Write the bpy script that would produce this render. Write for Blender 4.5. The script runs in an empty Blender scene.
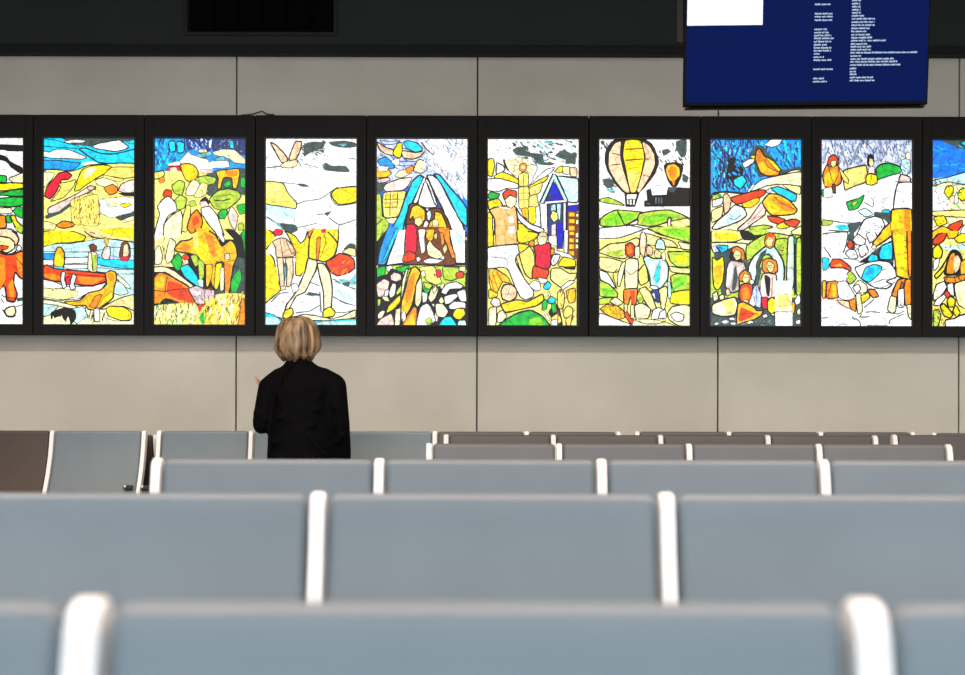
import bpy, bmesh, math, random
from mathutils import Vector, Matrix
from mathutils.geometry import tessellate_polygon
random.seed(7)
PI = math.pi
F = 1250.0            # focal length in pixels of the 965x675 frame
CX, HY = 482.5, 408.0 # image centre column and horizon row
CAMZ = 1.0
C = bpy.context.scene.collection
S = bpy.context.scene

# ------------------------------------------------------------------ camera
cd = bpy.data.cameras.new('camera')
cd.sensor_width = 36.0
cd.lens = F / 965.0 * 36.0
cd.shift_y = (HY - 337.5) / 965.0
cd.dof.use_dof = True
cd.dof.focus_distance = 8.0
cd.dof.aperture_fstop = 3.6
cd.clip_start = 0.05
cam = bpy.data.objects.new('camera', cd)
cam.location = (0, 0, CAMZ)
cam.rotation_euler = (math.radians(90), 0, 0)
cam.rotation_euler.rotate_axis('Z', math.radians(0.13))
C.objects.link(cam)
S.camera = cam

# ------------------------------------------------------------------ world, lights, exposure
S.view_settings.view_transform = 'Standard'
S.view_settings.look = 'None'
S.view_settings.exposure = 0.0
S.view_settings.gamma = 1.0
S.view_settings.use_curve_mapping = False
w = bpy.data.worlds.new('daylight'); S.world = w; w.use_nodes = True
w.node_tree.nodes['Background'].inputs[0].default_value = (0.72, 0.85, 1.0, 1)
w.node_tree.nodes['Background'].inputs[1].default_value = 1.1

def area(name, loc, rot, sx, sy, power, col, spread=180):
    l = bpy.data.lights.new(name, 'AREA'); l.shape = 'RECTANGLE'
    l.size, l.size_y, l.energy, l.color = sx, sy, power, col
    l.spread = math.radians(spread)
    o = bpy.data.objects.new(name, l); o.location = loc; o.rotation_euler = rot
    C.objects.link(o); return o
area('window_daylight', (0, -5.5, 2.6), (math.radians(90), 0, 0), 15, 4.6, 560, (0.84, 0.93, 1.0))
area('ceiling_lamp_front', (0, 1.4, 4.9), (0, 0, 0), 9, 1.2, 420, (1.0, 0.76, 0.64))
area('ceiling_lamp_middle', (0, 4.6, 4.9), (0, 0, 0), 11, 1.0, 185, (1.0, 0.74, 0.52))
area('added_wall_fill', (0, 6.6, 4.9), (math.radians(38), 0, 0), 13, 0.4, 95, (1.0, 0.96, 0.84), 70)  # unseen lamp, added to brighten the lower part of the back wall

# ------------------------------------------------------------------ materials
def mat(name, col, rough=0.5, metal=0.0, spec=0.5, var=0.0, scale=8.0, bump=0.0, bscale=60.0, coat=0.0, stretch=(1, 1, 1), col2=None):
    m = bpy.data.materials.new(name); m.use_nodes = True
    nt = m.node_tree; b = nt.nodes['Principled BSDF']
    b.inputs['Base Color'].default_value = (*col, 1)
    b.inputs['Roughness'].default_value = rough
    b.inputs['Metallic'].default_value = metal
    b.inputs['Specular IOR Level'].default_value = spec
    b.inputs['Coat Weight'].default_value = coat
    tc = nt.nodes.new('ShaderNodeTexCoord'); mp = nt.nodes.new('ShaderNodeMapping')
    mp.inputs['Scale'].default_value = stretch
    nt.links.new(tc.outputs['Object'], mp.inputs['Vector'])
    if var or col2:
        n = nt.nodes.new('ShaderNodeTexNoise'); n.inputs['Scale'].default_value = scale
        n.inputs['Detail'].default_value = 5
        r = nt.nodes.new('ShaderNodeValToRGB')
        a = [max(0, c * (1 - var)) for c in col]; bb = [min(1, c * (1 + var)) for c in (col2 or col)]
        r.color_ramp.elements[0].position = 0.32; r.color_ramp.elements[1].position = 0.68
        r.color_ramp.elements[0].color = (*a, 1); r.color_ramp.elements[1].color = (*bb, 1)
        nt.links.new(mp.outputs[0], n.inputs['Vector'])
        nt.links.new(n.outputs['Fac'], r.inputs['Fac'])
        nt.links.new(r.outputs['Color'], b.inputs['Base Color'])
    if bump:
        n2 = nt.nodes.new('ShaderNodeTexNoise'); n2.inputs['Scale'].default_value = bscale
        bp = nt.nodes.new('ShaderNodeBump'); bp.inputs['Strength'].default_value = bump
        bp.inputs['Distance'].default_value = 0.01
        nt.links.new(mp.outputs[0], n2.inputs['Vector'])
        nt.links.new(n2.outputs['Fac'], bp.inputs['Height'])
        nt.links.new(bp.outputs['Normal'], b.inputs['Normal'])
    return m
def emis(name, col, strength=1.0):
    m = bpy.data.materials.new(name); m.use_nodes = True
    b = m.node_tree.nodes['Principled BSDF']
    b.inputs['Base Color'].default_value = (0.001, 0.001, 0.001, 1)
    b.inputs['Emission Color'].default_value = (*col, 1)
    b.inputs['Emission Strength'].default_value = strength
    b.inputs['Roughness'].default_value = 0.6
    b.inputs['Specular IOR Level'].default_value = 0.03
    return m
M = {}
M['seat'] = mat('grey_seat_leather', (0.170, 0.213, 0.240), rough=0.42, spec=0.5, var=0.05, scale=5, bump=0.05, bscale=220)
M['seat_mid'] = mat('slate_seat_leather', (0.16, 0.17, 0.18), rough=0.45, spec=0.4, var=0.05, scale=5, bump=0.05, bscale=220)
M['brown'] = mat('brown_seat_leather', (0.065, 0.047, 0.038), rough=0.5, spec=0.4, var=0.06, scale=5, bump=0.05, bscale=220)
M['taupe'] = mat('taupe_seat_leather', (0.115, 0.105, 0.10), rough=0.5, spec=0.4, var=0.06, scale=5, bump=0.05, bscale=220)
M['frame'] = mat('pale_aluminium', (0.95, 0.94, 0.92), rough=0.35, spec=0.6)
M['beam'] = mat('beam_metal', (0.30, 0.31, 0.32), rough=0.35, metal=0.8)
M['blackplastic'] = mat('black_plastic', (0.015, 0.015, 0.016), rough=0.4)
M['chrome'] = mat('chrome', (0.8, 0.8, 0.8), rough=0.12, metal=1.0)
M['wall'] = mat('stone_wall_panel', (0.50, 0.475, 0.415), rough=0.6, spec=0.25, var=0.035, scale=1.3, bump=0.03, bscale=90, col2=(0.54, 0.515, 0.46))
M['joint'] = mat('dark_joint', (0.03, 0.03, 0.03), rough=0.8)
M['plain'] = mat('plain_wall', (0.45, 0.43, 0.39), rough=0.8, var=0.03, scale=2)
M['floor'] = mat('terrazzo_floor', (0.30, 0.29, 0.27), rough=0.3, var=0.15, scale=120, col2=(0.38, 0.37, 0.35))
M['ceil'] = mat('dark_ceiling', (0.10, 0.10, 0.10), rough=0.9, var=0.05)
M['soffit'] = mat('charcoal_bulkhead', (0.016, 0.020, 0.020), rough=0.8, spec=0.3, var=0.06, scale=2)
M['soffit_trim'] = mat('charcoal_trim', (0.009, 0.010, 0.010), rough=0.8, spec=0.2)
M['void'] = mat('vent_black', (0.002, 0.002, 0.002), rough=0.9, spec=0.05)
M['ventframe'] = mat('vent_frame', (0.014, 0.014, 0.014), rough=0.7, spec=0.2)
M['ventframe_lit'] = mat('screen_lit_vent_frame', (0.05, 0.042, 0.034), rough=0.5, spec=0.3)  # lighter brown-grey puts the glow of the screen into the frame colour
M['box'] = mat('black_light_box', (0.010, 0.0098, 0.0095), rough=0.7, spec=0.15, var=0.1, scale=3)
M['boxedge'] = mat('bezel', (0.010, 0.010, 0.011), rough=0.45, spec=0.3)
M['cable'] = mat('black_cable', (0.012, 0.012, 0.012), rough=0.5)
M['tvcase'] = mat('black_tv_case', (0.002, 0.002, 0.002), rough=0.6, spec=0.08)

# ------------------------------------------------------------------ helpers
def link(name, me, m, parent=None, smooth=False):
    o = bpy.data.objects.new(name, me); C.objects.link(o)
    if isinstance(m, (list, tuple)):
        for x in m: me.materials.append(x)
    elif m and not me.materials: me.materials.append(m)
    if parent: o.parent = parent
    if smooth:
        for p in me.polygons: p.use_smooth = True
    return o
def obj(name, bm, m, parent=None, smooth=False):
    bmesh.ops.recalc_face_normals(bm, faces=bm.faces)
    me = bpy.data.meshes.new(name); bm.to_mesh(me); bm.free()
    return link(name, me, m, parent, smooth)
def tag(o, label=None, cat=None, group=None, kind=None):
    if label: o['label'] = label
    if cat: o['category'] = cat
    if group: o['group'] = group
    if kind: o['kind'] = kind
    return o
def empty(name, loc, label, cat, group=None, rz=0):
    o = bpy.data.objects.new(name, None); C.objects.link(o)
    o.location = loc; o.rotation_euler = (0, 0, rz); o.empty_display_size = 0.1
    return tag(o, label, cat, group)
def box(bm, x0, x1, y0, y1, z0, z1, bev=0.0, seg=2, mi=0):
    r = bmesh.ops.create_cube(bm, size=1.0)
    vs = r['verts']
    for v in vs:
        v.co = Vector(((x0 + x1) / 2 + v.co.x * (x1 - x0), (y0 + y1) / 2 + v.co.y * (y1 - y0), (z0 + z1) / 2 + v.co.z * (z1 - z0)))
    fs = set(f for v in vs for f in v.link_faces)
    if mi:
        for f in fs: f.material_index = mi
    if bev:
        es = list(set(e for v in vs for e in v.link_edges))
        bmesh.ops.bevel(bm, geom=es, offset=bev, segments=seg, profile=0.5, affect='EDGES', clamp_overlap=True)
def prism_x(bm, pts, x0, x1):
    a = [bm.verts.new((x0, y, z)) for y, z in pts]; b = [bm.verts.new((x1, y, z)) for y, z in pts]
    bm.faces.new(a); bm.faces.new(list(reversed(b)))
    n = len(pts)
    for i in range(n): bm.faces.new((a[i], b[i], b[(i + 1) % n], a[(i + 1) % n]))
def tube(bm, pts, rad, n=12, cap=True):
    pts = [Vector(p) for p in pts]
    if not isinstance(rad, (list, tuple)): rad = [rad] * len(pts)
    rings = []; up = None
    for i, p in enumerate(pts):
        t = (pts[min(i + 1, len(pts) - 1)] - pts[max(i - 1, 0)]).normalized()
        if up is None:
            up = Vector((0, 0, 1)) if abs(t.z) < 0.9 else Vector((0, 1, 0))
        u = t.cross(up).normalized(); v = t.cross(u).normalized(); up = -v
        rings.append([bm.verts.new(p + (u * math.cos(2 * PI * k / n) + v * math.sin(2 * PI * k / n)) * rad[i]) for k in range(n)])
    for a, b in zip(rings, rings[1:]):
        for k in range(n): bm.faces.new((a[k], a[(k + 1) % n], b[(k + 1) % n], b[k]))
    if cap: bm.faces.new(rings[0]); bm.faces.new(list(reversed(rings[-1])))
def ball(bm, c, r, sub=3):
    if not isinstance(r, (list, tuple)): r = (r, r, r)
    bmesh.ops.create_icosphere(bm, subdivisions=sub, radius=1.0, matrix=Matrix.Translation(c) @ Matrix.Diagonal((*r, 1)))
def capsule(bm, a, b, ra, rb, sub=2):
    n = 10; a = Vector(a); b = Vector(b)
    ball(bm, a, ra, sub); ball(bm, b, rb, sub)
    tube(bm, [a, b], [ra, rb], 16)
def loft(bm, rings, n=40):      # rings: (z, hx, hy, cx, cy)
    R = []
    for z, hx, hy, cx, cy in rings:
        R.append([bm.verts.new((cx + hx * math.cos(2 * PI * k / n), cy + hy * math.sin(2 * PI * k / n), z)) for k in range(n)])
    for a, b in zip(R, R[1:]):
        for k in range(n): bm.faces.new((a[k], a[(k + 1) % n], b[(k + 1) % n], b[k]))
    bm.faces.new(list(reversed(R[0]))); bm.faces.new(R[-1])
def PX(px, Y): return (px - CX) * Y / F
def PZ(py, Y): return CAMZ - (py - HY) * Y / F

# ------------------------------------------------------------------ the setting
WY = 10.4
def struct(name, bm, m): return tag(obj(name, bm, m), kind='structure')
bm = bmesh.new(); box(bm, -8, 8, -6, WY + .2, -0.1, 0); struct('floor', bm, M['floor'])
bm = bmesh.new(); box(bm, -8, 8, -6, WY + .2, 5.0, 5.1); struct('ceiling', bm, M['ceil'])
bm = bmesh.new(); box(bm, -8.1, -8, -6, WY + .2, 0, 5.0); struct('wall_left', bm, M['plain'])
bm = bmesh.new(); box(bm, 8, 8.1, -6, WY + .2, 0, 5.0); struct('wall_right', bm, M['plain'])
bm = bmesh.new()
seams = [PX(235.9 + 240.95 * k, WY) for k in range(-3, 6)]
xs = [-8] + [s for s in seams if -8 < s < 8] + [8]
zs = [0.0, 2.25, 4.6]
for a, b in zip(xs, xs[1:]):
    for z0, z1 in ((0.0, 2.25), (2.256, 5.0)):
        box(bm, a + 0.006, b - 0.006, WY, WY + 0.03, z0, z1, 0.003, 1)
box(bm, -8, 8, WY + 0.03, WY + 0.2, 0, 5.0, mi=1)
struct('wall_back', bm, [M['wall'], M['joint']])
bm = bmesh.new(); box(bm, -8, 8, WY - 0.015, WY - 0.001, 0.0, 0.12, 0.003, 1); struct('baseboard_back', bm, M['soffit'])
# dark bulkhead above the stone panels, with openings for the vents
SY = 10.28
sz = PZ(53.4, SY)
v1 = (PX(187, SY), PX(333, SY), PZ(33, SY)); v2 = (PX(682, SY), PX(828, SY), PZ(36, SY))
bm = bmesh.new()
ztop = 4.95
box(bm, -8, v1[0], SY, WY - .002, sz, 4.999); box(bm, v1[1], v2[0], SY, WY - .002, sz, 4.999); box(bm, v2[1], 8, SY, WY - .002, sz, 4.999)
for v in (v1, v2):
    box(bm, v[0], v[1], SY, WY - .002, sz, v[2]); box(bm, v[0], v[1], SY, WY - .002, v[2] + 0.62, 4.999)
struct('trim_1', bm, M['soffit'])
bm = bmesh.new(); box(bm, -8, 8, SY - 0.02, SY, sz - 0.004, sz + 0.065, 0.004, 1); struct('trim_2', bm, M['soffit_trim'])

def vent(v, fm, label, bars, fw):
    r = empty('air_vent', ((v[0] + v[1]) / 2, SY - 0.008, v[2]), label, 'air vent')
    W = (v[1] - v[0]) / 2; H = 0.62
    b = bmesh.new()
    box(b, -W - fw, -W, -0.012, 0.006, -fw, H + fw, 0.002, 1); box(b, W, W + fw, -0.012, 0.006, -fw, H + fw, 0.002, 1)
    box(b, -W, W, -0.012, 0.006, -fw, 0, 0.002, 1); box(b, -W, W, -0.012, 0.006, H, H + fw, 0.002, 1)
    obj('vent_frame', b, fm, r)
    b = bmesh.new(); box(b, -W, W, 0.09, 0.1, 0, H); obj('duct_back', b, M['void'], r)
    for k in range(bars):
        b = bmesh.new(); x = -W + 2 * W * (k + 1) / (bars + 1)
        box(b, x - 0.006, x + 0.006, 0.02, 0.08, 0.001, H - 0.001); obj('vent_blade', b, M['void'], r)
vent(v1, M['ventframe'], 'square black air vent in the dark bulkhead above the left panels', 5, 0.03)
vent(v2, M['ventframe_lit'], 'air vent with a brown-grey frame edge, screen light painted in, just left of the hanging screen', 5, 0.055)

# ------------------------------------------------------------------ stained glass art
PAL = dict(w=(1, 1, 1), c=(1, .97, .76), y=(1, .90, .03), Y=(1, .95, .50), g=(.05, .72, .22), G=(.72, .84, .25),
           o=(1, .55, .04), r=(.95, .27, .06), R=(.93, .08, .22), b=(.08, .48, .97), B=(.07, .07, .78), n=(.03, .85, 1),
           e=(.08, .62, .95), N=(.78, .96, .97), p=(1, .83, .66), P=(.96, .84, .80), k=(.02, .02, .03), d=(.24, .31, .30),
           s=(1, .93, .62), t=(.45, .22, .10), m=(.48, .53, .60), a=(1, .76, .06), l=(.78, .83, .97), h=(.50, .84, .12),
           u=(.15, .22, .48), q=(.80, .72, .72), x=(.40, .72, .74), v=(1, .89, .42), Q=(.95, .74, .44))
LEAD = (.07, .05, .04)
ART = {}
ART[1] = (40, '''
T
n! 0 0,0 675,0 675,260 0,260
d 0 140,12 400,8 660,10 660,70 570,40 440,42 350,75 300,70 200,55
w 3 155,42 220,28 300,34 280,48 180,50
n 3 575,40 640,25 640,50 600,55
n 4 10,25 90,30 180,55 250,68 240,88 150,82 10,70
w 6 345,70 400,50 470,38 525,30 560,50 590,78 560,95 500,108 430,98 370,88
w 5 10,105 60,112 100,92 180,95 250,120 308,148 270,160 180,156 80,154 10,145
n 7 255,92 300,85 400,120 480,125 560,110 640,95 640,200 540,198 460,190 390,182 335,150
e 5 10,170 110,168 190,178 265,185 240,215 200,238 110,235 10,225
w 0 270,188 330,174 380,188 300,202
Y 6 10,245 200,242 260,225 320,200 400,195 660,205 660,690 10,690
c 4 10,250 90,255 70,300 20,350 5,340
y 6 225,375 245,300 275,232 340,205 420,198 472,210 450,245 380,285 310,330 260,368
c 0 290,250 340,215 375,220 340,265 295,290
y 0 385,225 430,208 445,225 400,255
v 5 475,215 560,212 660,218 660,275 560,290 500,280 420,268
Y 3 430,268 520,288 560,292 530,310 420,290
R 7 25,410 38,350 80,300 120,255 170,245 208,270 180,298 140,300 120,340 100,385 60,428
v 5 118,325 190,312 235,298 215,350 150,420 65,445 110,392 130,350
P 6 50,490 150,440 230,400 330,340 372,350 330,380 240,420 190,462 120,515 50,530
d 0 30,540 120,512 190,465 205,475 130,530 40,565
c 4 365,300 420,285 500,310 520,342 440,350 380,332
o 5 425,352 480,330 515,350 512,385 470,402 440,382
P 6 540,330 600,302 650,300 650,380 570,388 522,372
k 0 520,388 640,385 650,412 560,408
w 3 385,440 470,420 560,412 650,432 650,490 610,520 540,548 460,552 400,520
c 2 430,425 520,420 540,470 470,480
y 3 530,468 580,455 612,465 565,488
d 0 500,548 640,512 650,540 540,575
c 3 540,575 640,535 650,560 560,590
v 3 200,440 260,420 270,600 210,590
v 3 265,430 380,400 400,540 380,610 270,600
# t 70 5 205,420 400,600 90 20
# t 14 7 310,345 370,400 60 22
o 6 105,605 150,578 215,590 225,612 160,628 120,622
s 4 20,580 100,600 90,640 10,630
B
N! 0 0,60 675,60 675,500 0,500
c! 0 0,440 675,440 675,660 0,660
y 6 0,20 120,8 220,15 300,45 290,75 200,90 100,95 60,115 0,115
s 6 300,0 660,-25 660,85 520,70 400,60 340,50
y 0 380,0 620,-10 640,60 500,50
# t 10 5 300,20 360,60 30 28
N 4 0,125 100,98 200,95 300,80 400,62 520,72 660,95 660,130 500,120 340,150 200,155 60,150 0,150
e 4 0,165 100,165 95,210 40,205 0,190
w 4 0,205 90,212 90,240 0,250
N 4 160,155 330,155 320,185 160,190
w 4 160,195 330,190 320,225 160,232
w 4 155,240 320,238 330,262 180,268
n 5 380,190 500,195 660,215 660,265 540,262 440,250 380,235
l 3 385,170 480,178 560,200 420,200
N 4 380,260 520,270 660,275 660,300 520,300 380,285
a 7 85,250 92,170 110,125 135,120 158,160 160,220 150,255 110,262
y 0 95,235 100,180 130,170 150,220 140,250 110,250
n 4 82,255 120,250 155,258 140,285 90,285
t 5 325,110 350,98 378,115 372,145 340,150
c 5 318,270 322,160 350,150 380,170 378,280 350,290
G 2 345,180 372,175 372,270 350,275
-k 7 340,150 345,200 350,280
a 3 425,60 445,50 460,90 440,110
P 5 410,180 430,120 465,115 470,160 460,200 430,205
w 0 432,150 455,150 450,190 435,195
t 5 530,180 545,95 575,80 600,110 605,185 570,210
p 3 555,180 560,110 585,100 595,160 575,195
R 3 535,185 595,185 590,212 545,212
r 7 15,255 40,240 90,265 170,275 260,280 400,295 445,300 440,350 360,378 280,378 180,360 90,350 20,330
o 0 30,300 90,300 140,330 90,345 25,320
o 0 250,320 360,325 430,330 360,368 270,368
-k 6 180,300 300,310 440,318
w 5 0,340 90,355 170,385 250,385 350,385 440,360 400,410 300,440 250,470 120,480 0,460
s 3 10,400 130,400 250,420 240,455 150,475 60,465 10,450
# t 8 4 50,395 140,415 0 18
w 6 140,290 165,290 160,340 175,385 150,400 135,350
w 6 215,300 240,320 225,370 235,400 205,410 195,380
R 5 165,330 195,320 200,370 175,372
c 4 505,300 540,320 590,370 610,400 570,390 520,340
N 5 500,340 560,375 590,430 540,445 495,430
a 7 435,300 470,278 505,290 512,330 495,400 490,460 450,500 380,545 320,540 300,515 200,515 160,490 260,480 320,430 400,410 445,370
o 0 450,300 490,295 495,345 465,350
o 4 330,520 370,450 410,440 400,480 370,530
y 3 400,520 420,470 480,420 485,460 440,500
c 5 0,475 120,490 250,525 200,535 100,515 0,500
N 5 0,505 80,510 120,520 60,580 0,590
s 6 400,540 520,470 640,440 660,560 560,520 480,530
y 6 440,540 470,520 560,525 610,560 610,610 540,615 460,585
N 5 210,540 290,525 320,600 260,640 220,620
k 0 70,560 150,530 230,545 240,600 200,650 130,590 70,610
c 0 20,640 30,590 60,640
c 0 70,645 85,585 100,645
c 0 125,645 140,580 160,645
c 0 165,645 185,590 200,645
c 3 230,650 300,600 420,560 440,600 520,620 660,620 660,660 230,660
# k 16 6 300,530 430,630 100 40
w 5 360,540 395,535 400,620 365,620
''')
ART[2] = (150, '''
T
e! 0 0,0 675,0 675,260 0,260
# u 60 7 20,20 240,230 80 45
# n 30 9 25,30 220,220 80 40
n 6 120,45 160,35 165,100 130,110
n 6 175,40 225,50 220,110 180,115
u 0 240,15 400,15 400,110 290,90 250,100
# b 16 7 250,25 390,90 40 30
# l 14 6 260,25 380,90 60 25
w 0 395,35 410,30 405,80 392,80
u 0 420,20 640,20 640,130 420,110
# d 20 8 430,30 630,110 60 30
# m 10 6 440,30 620,110 120 25
n 3 530,40 555,35 560,85 535,80
w 3 180,185 250,110 280,130 380,160 390,185 300,200 220,190
x 3 300,130 400,105 410,130 340,150
c 3 320,95 370,90 380,112 330,115
c 3 420,110 480,92 560,95 600,125 640,160 640,190 560,180 520,150 430,130
x 3 430,155 490,135 500,165 440,175
w 3 380,215 400,175 440,170 520,170 530,212 460,218
w 3 110,190 190,170 195,200 120,205
R 4 110,215 190,205 205,265 120,268
p 0 130,220 170,215 180,255 135,255
w 3 115,275 205,265 210,290 120,295
Y! 0 10,240 660,240 660,700 10,700
d 0 380,250 640,220 660,400 520,380 400,410 370,380
w 0 280,190 380,180 420,235 330,245
P 2 330,225 410,230 420,250 350,255
a 6 195,200 250,188 290,200 320,240 310,290 260,312 230,290
y 0 215,210 260,205 300,240 285,290 245,285
v 6 20,250 80,238 95,262 60,290 20,292
o 3 60,285 95,280 90,315 60,320
G 5 300,290 370,270 440,285 430,320 380,340 390,380 330,400
G 5 140,340 190,300 230,320 210,400 160,390
c 5 240,360 280,300 320,310 340,360 300,400 240,405
s 4 340,320 385,330 370,400 320,420 290,410
a 6 440,245 480,232 590,222 600,260 580,355 555,350 545,285 490,285 470,355 450,355 455,290
o 0 500,235 585,235 580,270 520,275
g 3 490,330 530,300 540,330 510,350
g 3 610,280 640,290 635,350 605,340
G 6 395,430 450,375 520,358 590,375 610,410 580,450 500,505 430,490
-k 7 430,435 480,440 540,425
-k 4 480,410 530,395 560,410
g 5 455,520 490,495 520,510 500,560 465,560
g 4 580,470 640,460 640,520 600,530
P 5 520,540 540,480 560,490 590,540 570,640 540,600
G 4 590,600 620,585 630,630 595,640
G 5 160,440 200,400 245,430 225,490 180,500
r 4 80,400 100,362 140,370 140,415 100,425
w 6 45,480 80,430 120,410 165,450 175,505 120,540 90,600 80,690 20,690 40,600 60,530
c 6 90,600 140,540 200,505 215,560 200,690 90,690
v 5 215,560 240,470 270,480 262,570 240,650 210,640
G 3 255,450 290,435 310,470 270,480
k 0 330,440 370,410 400,450 380,470
P 3 330,450 370,440 395,480 345,490
w 6 340,490 400,480 450,540 470,600 500,690 440,690 400,620 350,560
y 6 330,560 350,540 390,600 440,660 430,690 350,640
o 7 245,620 270,540 310,500 340,540 350,590 330,640 270,660
r 0 280,570 310,540 330,580 290,610
B
s! 0 10,10 250,10 240,250 10,250
# t 14 5 30,60 180,220 100 50
c 5 30,140 60,110 80,180 70,230 30,235
c 5 100,180 130,60 170,90 150,200 110,230
g 4 590,60 640,0 650,250 600,230
# k 12 6 570,30 630,330 100 40
g 5 550,320 590,240 640,250 640,420 560,430
k 0 500,0 560,0 620,60 640,200 600,200 580,90
d 0 440,200 640,200 640,460 440,460
g 3 545,340 600,260 615,330 580,420 545,420
a 8 160,130 200,80 260,70 290,50 310,-10 380,0 440,40 480,110 540,70 575,110 585,180 560,240 545,330 530,430 500,430 505,300 490,220 440,230 445,320 425,400 400,330 400,240 340,240 320,180 250,160 180,150
y 0 300,80 380,100 400,200 350,210 310,160
v 0 285,30 315,20 320,120 290,130
o 0 180,130 240,95 270,120 240,150
o 0 360,20 420,50 440,180 410,170
o 0 500,230 545,230 540,320 520,420 505,400
-t 5 440,215 500,220 580,205
a 4 375,240 420,240 410,330 385,390 375,370
y 4 440,240 480,230 475,330 450,400 430,390
w 5 430,0 470,0 500,70 490,90 450,40
B 4 475,90 505,85 530,160 495,160
P 4 500,165 530,160 535,200 505,205
c 4 470,270 495,260 495,400 470,410
g 5 140,220 180,160 210,190 210,260 180,280
G 4 270,180 310,170 330,230 300,250
G 4 320,200 360,230 360,320 330,340
r 4 205,190 235,165 265,190 245,210
p 3 215,210 250,205 255,240 225,240
n 6 200,260 250,235 290,280 320,330 330,390 280,360 230,320
N 4 320,340 355,340 355,410 330,420
c 5 0,260 80,250 160,280 250,350 290,380 280,400 200,350 100,290 0,290
o 8 20,330 60,290 110,300 180,340 250,380 300,450 330,510 240,520 150,480 100,470 60,500 10,500
r 0 120,350 200,370 280,440 280,490 180,470 110,430
a 0 25,350 70,310 95,340 80,400 30,410
-k 7 110,320 95,440
-k 6 20,410 100,420 160,405 260,400
q 6 255,400 310,380 370,400 430,410 430,470 370,510 310,500 280,450
# t 14 5 280,400 420,490 60 30
w 0 280,420 340,420 330,440
R 4 310,510 370,505 350,565 330,560
Y 0 10,520 300,500 330,660 10,660
v 0 330,560 440,440 640,440 640,660 330,660
# o 12 9 560,440 635,640 100 60
# g 22 7 30,500 560,640 95 45
# y 12 10 340,460 500,630 110 60
# d 20 5 30,480 620,640 100 40
# d 50 5 30,480 310,630 100 40
# c 60 6 30,520 310,640 80 50
# k 50 5 350,450 630,630 100 45
# y 30 9 360,480 620,620 105 60
# c 30 8 400,440 560,620 85 60
g 0 330,600 350,560 370,620 350,640
o 4 600,600 615,470 635,480 640,640 590,640
''')
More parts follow.
